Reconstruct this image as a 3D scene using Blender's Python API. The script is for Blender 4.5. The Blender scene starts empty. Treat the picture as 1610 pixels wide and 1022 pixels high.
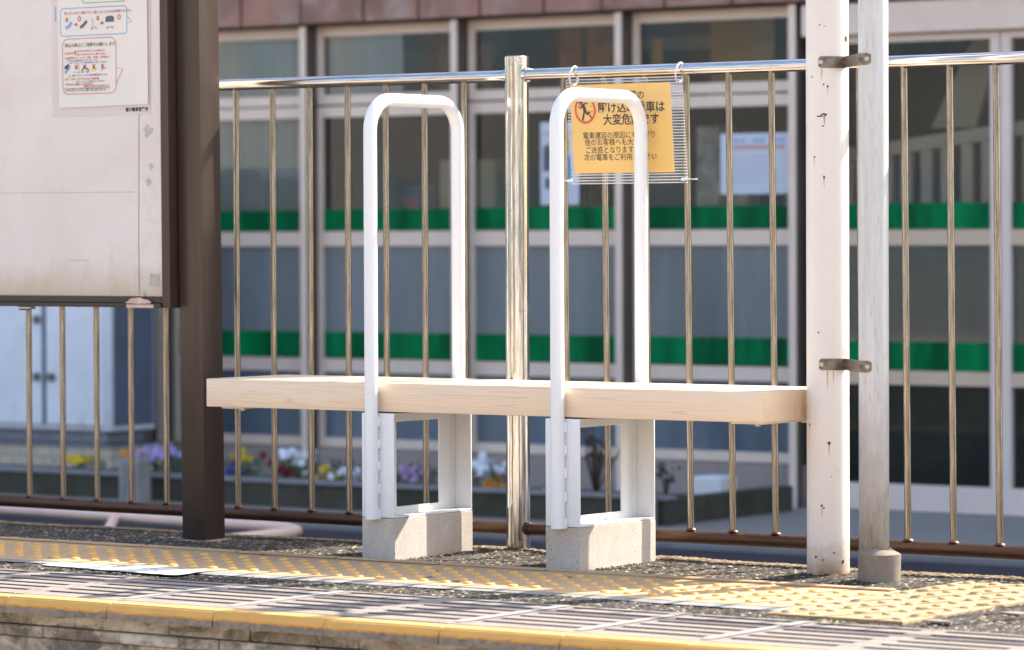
import bpy, bmesh, math, random
import numpy as np
from mathutils import Vector, Matrix
random.seed(7); rng = np.random.default_rng(7)
sc = bpy.context.scene
R = math.radians

# ------------------------------------------------------------------ camera
cam_d = bpy.data.cameras.new("camera"); cam = bpy.data.objects.new("camera", cam_d)
sc.collection.objects.link(cam); sc.camera = cam
cr, cu, cw = (0.81623446, 0.5777059, -0.00414753), (-0.01039439, 0.02186333, 0.99970693), (-0.57762727, 0.81595214, -0.0238505)
cam.matrix_world = Matrix(((cr[0], cu[0], -cw[0], 5.77247722), (cr[1], cu[1], -cw[1], -7.36675525),
                           (cr[2], cu[2], -cw[2], 0.80330016), (0, 0, 0, 1)))
cam_d.sensor_width = 36; cam_d.lens = 131.4586; cam_d.clip_start = 0.2; cam_d.clip_end = 2000
cam_d.dof.use_dof = True; cam_d.dof.focus_distance = 9.0; cam_d.dof.aperture_fstop = 4.5

# ------------------------------------------------------------------ sky, sun, exposure
SUN_EL, SUN_AZ = R(42), R(24)          # azimuth measured from +Y towards +X
w = bpy.data.worlds.new("World"); sc.world = w; w.use_nodes = True
nt = w.node_tree; nt.nodes.clear()
sky = nt.nodes.new("ShaderNodeTexSky"); sky.sky_type = 'NISHITA'; sky.sun_disc = False
sky.sun_elevation = SUN_EL; sky.sun_rotation = SUN_AZ; sky.dust_density = 2.6; sky.air_density = 1.0; sky.ozone_density = .35
bg = nt.nodes.new("ShaderNodeBackground"); bg.inputs[1].default_value = 0.14
wo = nt.nodes.new("ShaderNodeOutputWorld")
nt.links.new(sky.outputs[0], bg.inputs[0]); nt.links.new(bg.outputs[0], wo.inputs[0])
sd = Vector((math.sin(SUN_AZ) * math.cos(SUN_EL), math.cos(SUN_AZ) * math.cos(SUN_EL), math.sin(SUN_EL)))
sl = bpy.data.lights.new("sun", 'SUN'); sl.energy = 3.5; sl.angle = R(0.53); sl.color = (1.0, 0.93, 0.82)
so = bpy.data.objects.new("sun", sl); sc.collection.objects.link(so)
so.rotation_euler = sd.to_track_quat('Z', 'Y').to_euler(); so.location = (3, 6, 9)
sc.view_settings.view_transform = 'Standard'; sc.view_settings.look = 'None'
sc.view_settings.gamma = 1; sc.view_settings.exposure = 1.76
sc.render.engine = 'CYCLES'
sc.cycles.max_bounces = 9; sc.cycles.transparent_max_bounces = 12; sc.cycles.use_denoising = True
sc.cycles.sample_clamp_indirect = 8

# ------------------------------------------------------------------ helpers
def link(o):
    sc.collection.objects.link(o); return o

def tag(o, label=None, cat=None, group=None, kind=None):
    if label: o['label'] = label
    if cat: o['category'] = cat
    if group: o['group'] = group
    if kind: o['kind'] = kind
    return o

def thing(name, loc, label, cat, group=None):
    o = link(bpy.data.objects.new(name, None)); o.location = loc; o.empty_display_size = .1
    return tag(o, label, cat, group)

def wloc(o):
    v = Vector((0, 0, 0))
    while o is not None:
        v = v + Vector(o.location); o = o.parent
    return v

class MB:
    """collects geometry in world coordinates"""
    def __init__(s): s.bm = bmesh.new()
    def box(s, x0, x1, y0, y1, z0, z1, bev=0, seg=2, shear=None):
        m = bmesh.new()
        bmesh.ops.create_cube(m, size=1)
        for v in m.verts:
            v.co = Vector((x0 + (v.co.x + .5) * (x1 - x0), y0 + (v.co.y + .5) * (y1 - y0), z0 + (v.co.z + .5) * (z1 - z0)))
        if bev: bmesh.ops.bevel(m, geom=list(m.edges), offset=bev, segments=seg, affect='EDGES', profile=.5)
        if shear:
            for v in m.verts: shear(v.co)
        s.add(m); return s
    def add(s, m, mat=None):
        me = bpy.data.meshes.new("t"); m.to_mesh(me); m.free()
        if mat is not None: me.transform(mat)
        s.bm.from_mesh(me); bpy.data.meshes.remove(me)
    def cyl(s, a, b, r, r2=None, n=32, cap=True):
        a, b = Vector(a), Vector(b); d = b - a
        m = bmesh.new()
        bmesh.ops.create_cone(m, cap_ends=cap, segments=n, radius1=r, radius2=r if r2 is None else r2, depth=d.length)
        M = Matrix.Translation((a + b) / 2) @ d.to_track_quat('Z', 'Y').to_matrix().to_4x4()
        s.add(m, M); return s
    def sph(s, c, r, sc3=(1, 1, 1), n=16):
        m = bmesh.new(); bmesh.ops.create_uvsphere(m, u_segments=n, v_segments=max(6, n // 2), radius=r)
        s.add(m, Matrix.Translation(c) @ Matrix.Diagonal((*sc3, 1))); return s
    def tube(s, pts, r, n=20, closed=False):
        P = [Vector(p) for p in pts]; rings = []; N = len(P)
        up = Vector((0, 0, 1)); prev = None
        for i, p in enumerate(P):
            if closed: t = (P[(i + 1) % N] - P[i - 1]).normalized()
            elif i == 0: t = (P[1] - P[0]).normalized()
            elif i == N - 1: t = (P[-1] - P[-2]).normalized()
            else: t = ((P[i + 1] - p).normalized() + (p - P[i - 1]).normalized()).normalized()
            if prev is None:
                a = t.orthogonal().normalized()
            else:
                a = (prev - t * prev.dot(t)).normalized()
            prev = a; b = t.cross(a)
            rr = r[i] if isinstance(r, (list, tuple)) else r
            rings.append([s.bm.verts.new(p + (a * math.cos(q) + b * math.sin(q)) * rr) for q in [2 * math.pi * k / n for k in range(n)]])
        m = N if closed else N - 1
        for i in range(m):
            A, B = rings[i], rings[(i + 1) % N]
            for k in range(n):
                f = s.bm.faces.new((A[k], A[(k + 1) % n], B[(k + 1) % n], B[k])); f.smooth = True
        if not closed:
            s.bm.faces.new(rings[0][::-1]); s.bm.faces.new(rings[-1])
        return s
    def prism(s, pts, a, b, axis=1):
        """pts 2D polygon extruded along axis from a to b"""
        def mk(p, t):
            l = [p[0], p[1]]; l.insert(axis, t); return s.bm.verts.new(l)
        A = [mk(p, a) for p in pts]; B = [mk(p, b) for p in pts]; n = len(pts)
        s.bm.faces.new(A); s.bm.faces.new(B[::-1])
        for i in range(n): s.bm.faces.new((A[i], A[(i + 1) % n], B[(i + 1) % n], B[i]))
        return s
    def quad(s, *ps):
        s.bm.faces.new([s.bm.verts.new(p) for p in ps]); return s
    def build(s, name, mat, parent=None, smooth=None, loc=None):
        bmesh.ops.recalc_face_normals(s.bm, faces=s.bm.faces)
        me = bpy.data.meshes.new(name); s.bm.to_mesh(me); s.bm.free()
        if smooth is not None:
            me.shade_smooth()
            me.set_sharp_from_angle(angle=R(smooth))
        return finish(name, me, mat, parent, loc)

def finish(name, me, mat, parent=None, loc=None):
    o = link(bpy.data.objects.new(name, me))
    base = wloc(parent) if parent is not None else Vector(loc or (0, 0, 0))
    me.transform(Matrix.Translation(-base))
    if parent is not None: o.parent = parent
    else: o.location = base
    for m in (mat if isinstance(mat, (list, tuple)) else [mat]): me.materials.append(m)
    return o

def arc(c, r, a0, a1, n, fn):
    return [fn(c[0] + r * math.cos(R(a0 + (a1 - a0) * i / n)), c[1] + r * math.sin(R(a0 + (a1 - a0) * i / n))) for i in range(n + 1)]

# ------------------------------------------------------------------ materials
def nodes(name):
    m = bpy.data.materials.new(name); m.use_nodes = True
    t = m.node_tree; t.nodes.clear()
    out = t.nodes.new("ShaderNodeOutputMaterial"); p = t.nodes.new("ShaderNodeBsdfPrincipled")
    t.links.new(p.outputs[0], out.inputs[0])
    return m, t, p, out

def N(t, typ, **k):
    n = t.nodes.new(typ)
    for a, b in k.items():
        if a == 'inp':
            for i, v in b.items(): n.inputs[i].default_value = v
        else: setattr(n, a, b)
    return n

def coords(t, scale=(1, 1, 1), src='Object'):
    tc = N(t, "ShaderNodeTexCoord"); mp = N(t, "ShaderNodeMapping"); mp.inputs['Scale'].default_value = scale
    t.links.new(tc.outputs[src], mp.inputs[0]); return mp.outputs[0]

def noise(t, vec, scale, detail=4, rough=.6, dist=0):
    n = N(t, "ShaderNodeTexNoise"); n.inputs['Scale'].default_value = scale; n.inputs['Detail'].default_value = detail
    n.inputs['Roughness'].default_value = rough; n.inputs['Distortion'].default_value = dist
    t.links.new(vec, n.inputs['Vector']); return n.outputs['Fac']

def ramp(t, fac, stops):
    r = N(t, "ShaderNodeValToRGB"); e = r.color_ramp.elements
    while len(e) < len(stops): e.new(.5)
    for i, (p, c) in enumerate(stops):
        e[i].position = p; e[i].color = (*c, 1) if len(c) == 3 else c
    t.links.new(fac, r.inputs[0]); return r.outputs[0]

def mix(t, f, a, b, mode='MIX'):
    m = N(t, "ShaderNodeMix", data_type='RGBA', blend_type=mode)
    if isinstance(f, (int, float)): m.inputs[0].default_value = f
    else: t.links.new(f, m.inputs[0])
    for i, v in ((6, a), (7, b)):
        if isinstance(v, tuple): m.inputs[i].default_value = (*v, 1) if len(v) == 3 else v
        else: t.links.new(v, m.inputs[i])
    return m.outputs[2]

def bump(t, p, h, strength=.3, dist=.002):
    b = N(t, "ShaderNodeBump"); b.inputs['Strength'].default_value = strength; b.inputs['Distance'].default_value = dist
    t.links.new(h, b.inputs['Height']); t.links.new(b.outputs[0], p.inputs['Normal'])

def mat(name, col, rough=.5, metal=0, var=.12, scale=6, bmp=0, bscale=60, spec=.5, stretch=(1, 1, 1), dirt=None, coat=0):
    m, t, p, _ = nodes(name)
    v = coords(t, stretch)
    f = noise(t, v, scale, 5)
    a = tuple(c * (1 - var) for c in col); b = tuple(min(1, c * (1 + var)) for c in col)
    c = ramp(t, f, [(.3, a), (.7, b)])
    if dirt:                                        # (colour, scale, threshold lo, hi, stretch)
        v2 = coords(t, dirt[4] if len(dirt) > 4 else (1, 1, 1))
        g = noise(t, v2, dirt[1], 8, .65, .3)
        k = ramp(t, g, [(dirt[2], (0, 0, 0)), (dirt[3], (1, 1, 1))])
        c = mix(t, k, c, dirt[0])
    t.links.new(c, p.inputs['Base Color'])
    p.inputs['Metallic'].default_value = metal; p.inputs['Specular IOR Level'].default_value = spec
    rr = N(t, "ShaderNodeMapRange", inp={3: max(.02, rough - .08), 4: min(1, rough + .08)})
    t.links.new(f, rr.inputs[0]); t.links.new(rr.outputs[0], p.inputs['Roughness'])
    if coat: p.inputs['Coat Weight'].default_value = coat
    if bmp: bump(t, p, noise(t, v, bscale, 6), bmp)
    return m

M = {}
M['white'] = mat('white_powder_coat', (.82, .82, .815), .32, var=.015, bmp=.04, bscale=400)
M['white_bright'] = mat('white_plastic', (.78, .77, .75), .4, var=.02)
M['bolt'] = mat('zinc_bolt', (.45, .40, .33), .4, .8)

def steel(name, col, rough, streak=.22, rust=(.16, .085, .045), lo=.62, hi=.8, vert=True):
    m, t, p, _ = nodes(name)
    v = coords(t, (60, 60, 3) if vert else (3, 60, 60))
    f = noise(t, v, 4, 4)
    a = tuple(c * (1 - streak) for c in col); b = tuple(min(1, c * (1 + streak)) for c in col)
    c = ramp(t, f, [(.35, a), (.65, b)])
    g = noise(t, coords(t), 14, 10, .75)
    k = ramp(t, g, [(lo, (0, 0, 0)), (hi, (1, 1, 1))])
    c = mix(t, k, c, rust)
    t.links.new(c, p.inputs['Base Color'])
    inv = N(t, "ShaderNodeMapRange", inp={3: .97, 4: .4}); t.links.new(k, inv.inputs[0]); t.links.new(inv.outputs[0], p.inputs['Metallic'])
    rr = N(t, "ShaderNodeMapRange", inp={3: rough * .75, 4: rough * 1.5}); t.links.new(f, rr.inputs[0]); t.links.new(rr.outputs[0], p.inputs['Roughness'])
    bump(t, p, g, .06, .001)
    return m
M['steel'] = steel('weathered_stainless_steel', (.57, .555, .53), .08, streak=.34)  # upright colour streaks kept strong to stand in for reflected dark and light
M['steel_bar'] = steel('stainless_bar', (.275, .24, .20), .22, streak=.4, lo=.58, hi=.8)
M['steel_low'] = steel('brown_weathered_rail', (.12, .070, .048), .42, rust=(.085, .045, .028), lo=.42, hi=.7, vert=False)
M['steel_top'] = steel('stainless_rail', (.62, .575, .53), .14, vert=False)

def wood():
    m, t, p, _ = nodes('pale_wood_lengthwise_grain')
    v = coords(t, (.32, 16, 16))
    n = noise(t, v, 1.7, 3, .5, .6)
    w_ = N(t, "ShaderNodeMath", operation='MULTIPLY'); t.links.new(n, w_.inputs[0]); w_.inputs[1].default_value = 16
    fr = N(t, "ShaderNodeMath", operation='FRACT'); t.links.new(w_.outputs[0], fr.inputs[0])
    c = ramp(t, fr.outputs[0], [(0, (.86, .67, .475)), (.70, (.84, .64, .445)), (.92, (.70, .48, .31)), (1, (.85, .655, .46))])
    fine = noise(t, coords(t, (6, 300, 300)), 2, 4)
    c = mix(t, .3, c, ramp(t, fine, [(.35, (.78, .585, .40)), (.65, (.89, .72, .53))]))
    t.links.new(c, p.inputs['Base Color']); p.inputs['Roughness'].default_value = .42
    p.inputs['Coat Weight'].default_value = .25; p.inputs['Coat Roughness'].default_value = .18
    bump(t, p, fine, .05, .0005)
    return m
def endgrain(name, ang, cen, col):
    m, t, p, _ = nodes(name)
    tc = N(t, "ShaderNodeTexCoord"); mp = N(t, "ShaderNodeMapping")
    mp.inputs['Location'].default_value = cen; mp.inputs['Rotation'].default_value = (ang, 0, 0)
    t.links.new(tc.outputs['Object'], mp.inputs[0])
    sx = N(t, "ShaderNodeSeparateXYZ"); t.links.new(mp.outputs[0], sx.inputs[0])
    nn = noise(t, mp.outputs[0], 12, 3)
    a = N(t, "ShaderNodeMath", operation='MULTIPLY_ADD'); t.links.new(nn, a.inputs[0]); a.inputs[1].default_value = .03; t.links.new(sx.outputs[1], a.inputs[2])
    b = N(t, "ShaderNodeMath", operation='MULTIPLY'); t.links.new(a.outputs[0], b.inputs[0]); b.inputs[1].default_value = 130
    fr = N(t, "ShaderNodeMath", operation='FRACT'); t.links.new(b.outputs[0], fr.inputs[0])
    c = ramp(t, fr.outputs[0], [(0, col), (.6, tuple(x * .95 for x in col)), (.9, tuple(x * .78 for x in col)), (1, col)])
    t.links.new(c, p.inputs['Base Color']); p.inputs['Roughness'].default_value = .5
    return m
M['wood'] = wood()
M['end_a'] = endgrain('pale_end_grain', R(25), (0, 0, 0), (.83, .61, .40))
M['end_b'] = endgrain('brown_end_grain', R(88), (0, 0, 0), (.72, .52, .34))

def concrete(name, col, var=.22, dark=(.13, .11, .09), lo=.56, hi=.75, pit=1, bs=.35, scale=9, stretch=(1, 1, 1), crack=0):
    m, t, p, _ = nodes(name)
    v = coords(t, stretch)
    c = ramp(t, noise(t, v, scale, 9, .68), [(.28, tuple(x * (1 - var) for x in col)), (.72, tuple(min(1, x * (1 + var)) for x in col))])
    c = mix(t, ramp(t, noise(t, v, 3.1 * scale / 9, 9, .75, .5), [(lo, (0, 0, 0)), (hi, (1, 1, 1))]), c, dark)
    gr = noise(t, v, 320, 2)
    c = mix(t, .35, c, ramp(t, gr, [(.3, tuple(x * .55 for x in col)), (.7, tuple(min(1, x * 1.35) for x in col))]))
    if pit:
        vo = N(t, "ShaderNodeTexVoronoi"); vo.inputs['Scale'].default_value = 42; t.links.new(v, vo.inputs['Vector'])
        c = mix(t, ramp(t, vo.outputs['Distance'], [(.05, (1, 1, 1)), (.10, (0, 0, 0))]), c, tuple(x * .3 for x in col))
    t.links.new(c, p.inputs['Base Color']); p.inputs['Roughness'].default_value = .85; p.inputs['Specular IOR Level'].default_value = .3
    bump(t, p, gr, bs, .0015)
    return m
M['block'] = concrete('cast_concrete_block', (.60, .54, .475), .16, dark=(.34, .265, .19), lo=.40, hi=.72)
M['slab'] = concrete('light_concrete_slab', (.262, .222, .19), .22, dark=(.15, .125, .105), lo=.52, hi=.85, pit=0)
def with_patches(m):
    return m
M['old_wall'] = concrete('stained_concrete_wall', (.36, .31, .25), .45, dark=(.022, .018, .010), lo=.43, hi=.58, bs=.9, scale=22)
t_ = M['old_wall'].node_tree; p_ = next(n for n in t_.nodes if n.type == 'BSDF_PRINCIPLED')
src = p_.inputs['Base Color'].links[0].from_socket
pm = ramp(t_, noise(t_, coords(t_, (1, 1, 2.2)), 7, 9, .7, .6), [(.50, (0, 0, 0)), (.60, (1, 1, 1))])
pn = ramp(t_, noise(t_, coords(t_), 30, 8, .75), [(.3, (.34, .29, .23)), (.7, (.60, .55, .48))])
t_.links.new(mix(t_, pm, src, pn), p_.inputs['Base Color'])
M['pave'] = concrete('pavement_concrete', (.30, .275, .25), .12, pit=0, lo=.7, hi=.9)
M['kerb'] = concrete('kerb_concrete', (.24, .235, .235), .1, pit=0)
M['planter'] = concrete('mossy_planter_stone', (.085, .075, .055), .4, dark=(.03, .03, .018), lo=.42, hi=.66)
M['planter_top'] = concrete('planter_coping', (.26, .25, .26), .2, pit=0)

def asphalt_vc():
    m, t, p, _ = nodes('coarse_asphalt')
    at = N(t, "ShaderNodeVertexColor"); at.layer_name = 'grain'
    v = coords(t)
    moss = ramp(t, noise(t, v, 5, 8, .7), [(.45, (0, 0, 0)), (.75, (1, 1, 1))])
    c = mix(t, moss, at.outputs[0], (.8, .62, .42), 'MULTIPLY')
    t.links.new(c, p.inputs['Base Color']); p.inputs['Roughness'].default_value = .8; p.inputs['Specular IOR Level'].default_value = .35
    return m
M['asphalt'] = asphalt_vc()
M['road'] = mat('dark_road_asphalt', (.072, .066, .074), .95, var=.18, scale=3, bmp=.3, bscale=300, spec=.03)
M['ballast'] = mat('track_gravel', (.42, .345, .265), .9, var=.4, scale=30, bmp=.9, bscale=50)

def tactile():
    m, t, p, _ = nodes('yellow_tactile_tile')
    v = coords(t)
    c = ramp(t, noise(t, v, 7, 9, .7), [(.3, (.47, .30, .155)), (.7, (.55, .365, .195))])
    c = mix(t, ramp(t, noise(t, v, 26, 9, .75, .4), [(.52, (0, 0, 0)), (.74, (1, 1, 1))]), c, (.40, .30, .19))
    c = mix(t, ramp(t, noise(t, coords(t, (2, 8, 8)), 9, 6), [(.64, (0, 0, 0)), (.7, (1, 1, 1))]), c, (.26, .19, .12))
    t.links.new(c, p.inputs['Base Color']); p.inputs['Roughness'].default_value = .62
    bump(t, p, noise(t, v, 260, 3), .25, .001)
    return m
M['tactile'] = tactile()
M['dome'] = mat('worn_yellow_dome', (.76, .40, .10), .5, var=.16, scale=20)
M['tactile_b'] = mat('sandy_yellow_tile', (.42, .27, .13), .65, var=.12, scale=9, bmp=.2, bscale=260, dirt=((.3, .22, .14), 12, .55, .8))
M['dome_b'] = mat('sandy_dome', (.43, .28, .14), .6, var=.1, scale=20)

def edge_mat():
    m, t, p, _ = nodes('worn_yellow_edge_paint')
    v = coords(t)
    y = ramp(t, noise(t, v, 12, 8, .7), [(.3, (.58, .30, .055)), (.7, (.68, .37, .085))])
    con = ramp(t, noise(t, v, 60, 6, .7), [(.3, (.10, .08, .06)), (.7, (.27, .22, .17))])
    sx = N(t, "ShaderNodeSeparateXYZ"); t.links.new(v, sx.inputs[0])
    n = noise(t, coords(t, (1, 1, 2)), 55, 8, .8)
    a = N(t, "ShaderNodeMath", operation='MULTIPLY_ADD'); t.links.new(n, a.inputs[0]); a.inputs[1].default_value = .018; t.links.new(sx.outputs[2], a.inputs[2])
    # object z runs 0 at the top; paint worn off below about -17 mm
    k = N(t, "ShaderNodeMapRange", inp={1: -.0088, 2: -.0066}); t.links.new(a.outputs[0], k.inputs[0])
    o = mix(t, ramp(t, noise(t, v, 30, 5), [(.5, (0, 0, 0)), (.6, (1, 1, 1))]), (.62, .27, .03), (.40, .20, .04))
    k2 = N(t, "ShaderNodeMapRange", inp={1: -.0046, 2: -.0026}); t.links.new(a.outputs[0], k2.inputs[0])
    c = mix(t, k2.outputs[0], o, y)
    c = mix(t, k.outputs[0], con, c)
    t.links.new(c, p.inputs['Base Color']); p.inputs['Roughness'].default_value = .55
    bump(t, p, noise(t, v, 200, 4), .25, .001)
    return m
M['edge'] = edge_mat()
M['edge_top'] = mat('yellow_edge_line', (.66, .39, .12), .55, var=.14, scale=14, dirt=((.45, .3, .16), 30, .6, .75))
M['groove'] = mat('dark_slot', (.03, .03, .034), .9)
M['groove_orange'] = mat('orange_slot', (.50, .22, .06), .8, var=.4, scale=20)
M['whitepaint'] = mat('worn_white_line', (.37, .34, .31), .7, var=.2, scale=30)
M['mortar'] = mat('grey_mortar', (.25, .245, .24), .85, var=.25, scale=20, bmp=.3, bscale=200)

M['brown'] = mat('dark_brown_aluminium', (.066, .042, .032), .38, .35, var=.16, scale=3, stretch=(1, 1, .2), bmp=.03, bscale=200, dirt=((.06, .04, .03), 8, .5, .8, (6, 6, .6)))
M['brown_dark'] = mat('dark_frame_brown', (.046, .034, .028), .4, .3, var=.2)
def column_mat():
    m = mat('brown_column_metal', (.066, .046, .036), .36, .3, var=.18, scale=3, stretch=(4, 4, .2), dirt=((.05, .034, .026), 5, .48, .75, (6, 6, .35)))
    return m
M['column'] = column_mat()
def board_mat():
    m, t, p, _ = nodes('faded_notice_panel')
    v = coords(t)
    c = ramp(t, noise(t, v, 2.6, 6, .6, .6), [(.3, (.66, .58, .52)), (.7, (.75, .70, .65))])
    c = mix(t, ramp(t, noise(t, v, 9, 8, .7, 1.5), [(.55, (0, 0, 0)), (.72, (1, 1, 1))]), c, (.64, .56, .48))
    sx = N(t, "ShaderNodeSeparateXYZ"); t.links.new(v, sx.inputs[0])
    n = noise(t, coords(t, (7, 1, 3)), 3, 6)
    a = N(t, "ShaderNodeMath", operation='MULTIPLY_ADD'); t.links.new(n, a.inputs[0]); a.inputs[1].default_value = -.10; t.links.new(sx.outputs[2], a.inputs[2])
    k = N(t, "ShaderNodeMapRange", inp={1: .07, 2: -.02}); t.links.new(a.outputs[0], k.inputs[0])
    c = mix(t, k.outputs[0], c, (.52, .42, .30))
    t.links.new(c, p.inputs['Base Color']); p.inputs['Roughness'].default_value = .38; p.inputs['Specular IOR Level'].default_value = .6
    bump(t, p, noise(t, coords(t, (1, 1, .3)), 8, 3), .1, .01)
    return m
M['board'] = board_mat()

def rusty_white():
    m, t, p, _ = nodes('cream_painted_pole_with_rust_chips')
    v = coords(t)
    c = ramp(t, noise(t, v, 5, 6), [(.3, (.77, .695, .62)), (.7, (.81, .75, .68))])
    sx = N(t, "ShaderNodeSeparateXYZ"); t.links.new(v, sx.inputs[0])
    n = noise(t, v, 14, 7, .7)
    a = N(t, "ShaderNodeMath", operation='MULTIPLY_ADD'); t.links.new(n, a.inputs[0]); a.inputs[1].default_value = -.22; t.links.new(sx.outputs[2], a.inputs[2])
    k = N(t, "ShaderNodeMapRange", inp={1: -.01, 2: -.13}); t.links.new(a.outputs[0], k.inputs[0])
    c = mix(t, k.outputs[0], c, (.36, .21, .10))
    vo = N(t, "ShaderNodeTexVoronoi"); vo.inputs['Scale'].default_value = 17; t.links.new(coords(t, (1, 1, .75)), vo.inputs['Vector'])
    # chips: small dark rust spots with a tan halo, only in some cells
    r1 = ramp(t, vo.outputs['Distance'], [(.085, (1, 1, 1)), (.11, (0, 0, 0))])
    r2 = ramp(t, vo.outputs['Distance'], [(.10, (1, 1, 1)), (.22, (0, 0, 0))])
    sc_ = N(t, "ShaderNodeSeparateColor"); t.links.new(vo.outputs['Color'], sc_.inputs[0])
    sel = N(t, "ShaderNodeMath", operation='GREATER_THAN'); t.links.new(sc_.outputs[0], sel.inputs[0]); sel.inputs[1].default_value = .86
    def ml(x):
        q = N(t, "ShaderNodeMath", operation='MULTIPLY'); t.links.new(x, q.inputs[0]); t.links.new(sel.outputs[0], q.inputs[1]); return q.outputs[0]
    h = N(t, "ShaderNodeMath", operation='MULTIPLY'); t.links.new(ml(r2), h.inputs[0]); h.inputs[1].default_value = .55
    c = mix(t, h.outputs[0], c, (.50, .30, .16))
    c = mix(t, ml(r1), c, (.045, .02, .015))
    t.links.new(c, p.inputs['Base Color']); p.inputs['Roughness'].default_value = .38
    bump(t, p, noise(t, v, 60, 4), .06, .002)
    return m
M['pole'] = rusty_white()
M['rustchip'] = mat('rust_chip', (.05, .022, .016), .8, var=.4, scale=80)
M['grime'] = None
def grey_pole():
    m, t, p, _ = nodes('grimy_galvanised_conduit')
    v = coords(t)
    c = ramp(t, noise(t, coords(t, (20, 20, 1)), 3, 6), [(.3, (.54, .525, .50)), (.7, (.66, .65, .63))])
    sx = N(t, "ShaderNodeSeparateXYZ"); t.links.new(v, sx.inputs[0])
    n = noise(t, coords(t, (6, 6, 1.5)), 4, 8, .7)
    a = N(t, "ShaderNodeMath", operation='MULTIPLY_ADD'); t.links.new(n, a.inputs[0]); a.inputs[1].default_value = -.55; t.links.new(sx.outputs[2], a.inputs[2])
    k = N(t, "ShaderNodeMapRange", inp={1: .20, 2: -.24}); t.links.new(a.outputs[0], k.inputs[0])
    c = mix(t, k.outputs[0], c, (.15, .115, .08))
    c = mix(t, ramp(t, noise(t, coords(t, (30, 30, 4)), 5, 8), [(.55, (0, 0, 0)), (.8, (1, 1, 1))]), c, (.40, .33, .25))
    t.links.new(c, p.inputs['Base Color']); p.inputs['Roughness'].default_value = .42; p.inputs['Metallic'].default_value = .15
    return m
M['conduit'] = grey_pole()
M['strap'] = mat('rusted_pipe_strap', (.24, .20, .16), .5, .6, var=.35, scale=40, dirt=((.10, .05, .025), 60, .5, .7))
M['socket'] = concrete('dirty_conduit_sleeve', (.25, .205, .16), .3, dark=(.08, .06, .045), lo=.5, hi=.7, bs=.2, scale=14)

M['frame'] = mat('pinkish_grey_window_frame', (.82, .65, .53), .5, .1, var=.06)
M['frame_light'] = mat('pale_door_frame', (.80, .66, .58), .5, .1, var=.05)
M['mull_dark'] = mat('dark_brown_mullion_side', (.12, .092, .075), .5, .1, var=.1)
M['door_rail'] = mat('beige_door_rail', (.64, .48, .34), .5, .0, var=.06)
M['clad'] = mat('brown_stone_cladding', (.34, .165, .118), .55, var=.45, scale=2.3, bmp=.1, bscale=60, dirt=((.42, .30, .25), 3.5, .5, .66))
M['clad_dark'] = mat('cladding_joint', (.035, .026, .022), .9)
M['base_wall'] = mat('beige_base_wall', (.34, .28, .25), .8, var=.1)
M['cream_tile'] = None
M['film'] = mat('grey_frosted_film', (.15, .17, .18), .4, var=.34, scale=1.6, stretch=(2.6, 1, .4), spec=.6, dirt=((.24, .26, .275), .8, .42, .78, (2.2, 1, .5)))
M['film2'] = mat('sky_toned_frosted_film', (.085, .125, .165), .32, var=.4, scale=1.6, stretch=(2.6, 1, .5), spec=.7, dirt=((.17, .205, .24), .8, .42, .78, (2.2, 1, .6)))  # blue of the reflected sky is put into this film colour
M['doorfilm'] = mat('dark_tinted_door_pane', (.045, .045, .042), .4, var=.3, scale=2, spec=.4, dirt=((.095, .105, .098), 1.3, .44, .6, (1.6, 1, .8)))
M['green'] = mat('green_window_band', (.0003, .15, .047), .55, var=.7, scale=2.6, stretch=(3, 1, .5), spec=.08)
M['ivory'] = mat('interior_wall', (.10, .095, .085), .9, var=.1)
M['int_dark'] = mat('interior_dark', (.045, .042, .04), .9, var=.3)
M['pale_panel'] = mat('pale_grey_panel', (.72, .72, .72), .9, var=.1, stretch=(30, 1, 1), scale=2)
def glass():
    m = bpy.data.materials.new('window_glass'); m.use_nodes = True; t = m.node_tree; t.nodes.clear()
    out = N(t, "ShaderNodeOutputMaterial"); tr = N(t, "ShaderNodeBsdfTransparent"); gl = N(t, "ShaderNodeBsdfGlossy")
    tr.inputs[0].default_value = (.78, .80, .78, 1); gl.inputs['Roughness'].default_value = .03; gl.inputs[0].default_value = (.9, .9, .9, 1)
    fr = N(t, "ShaderNodeFresnel"); fr.inputs[0].default_value = 1.5
    k = N(t, "ShaderNodeMath", operation='MULTIPLY_ADD'); t.links.new(fr.outputs[0], k.inputs[0]); k.inputs[1].default_value = .9; k.inputs[2].default_value = .0
    mx = N(t, "ShaderNodeMixShader"); t.links.new(k.outputs[0], mx.inputs[0]); t.links.new(tr.outputs[0], mx.inputs[1]); t.links.new(gl.outputs[0], mx.inputs[2])
    t.links.new(mx.outputs[0], out.inputs[0]); return m
M['glass'] = glass()
def clear_plastic(name, op, col=(.9, .9, .9)):
    m = bpy.data.materials.new(name); m.use_nodes = True; t = m.node_tree; t.nodes.clear()
    out = N(t, "ShaderNodeOutputMaterial"); tr = N(t, "ShaderNodeBsdfTransparent")
    tr.inputs[0].default_value = (.97, .97, .97, 1)
    p = N(t, "ShaderNodeBsdfPrincipled"); p.inputs['Base Color'].default_value = (*col, 1); p.inputs['Roughness'].default_value = .2
    mx = N(t, "ShaderNodeMixShader"); mx.inputs[0].default_value = op
    t.links.new(tr.outputs[0], mx.inputs[1]); t.links.new(p.outputs[0], mx.inputs[2]); t.links.new(mx.outputs[0], out.inputs[0]); return m
M['sheet'] = clear_plastic('clear_plastic_sheet', .05)
M['rib'] = clear_plastic('clear_plastic_rib', .55, (.8, .8, .8))
M['tie'] = mat('white_cable_tie', (.75, .75, .72), .4)
M['yellow'] = mat('orange_yellow_paper', (.84, .53, .14), .5, var=.05, scale=4, dirt=((.80, .58, .28), 3, .62, .8, (3, 1, .8)))
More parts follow.
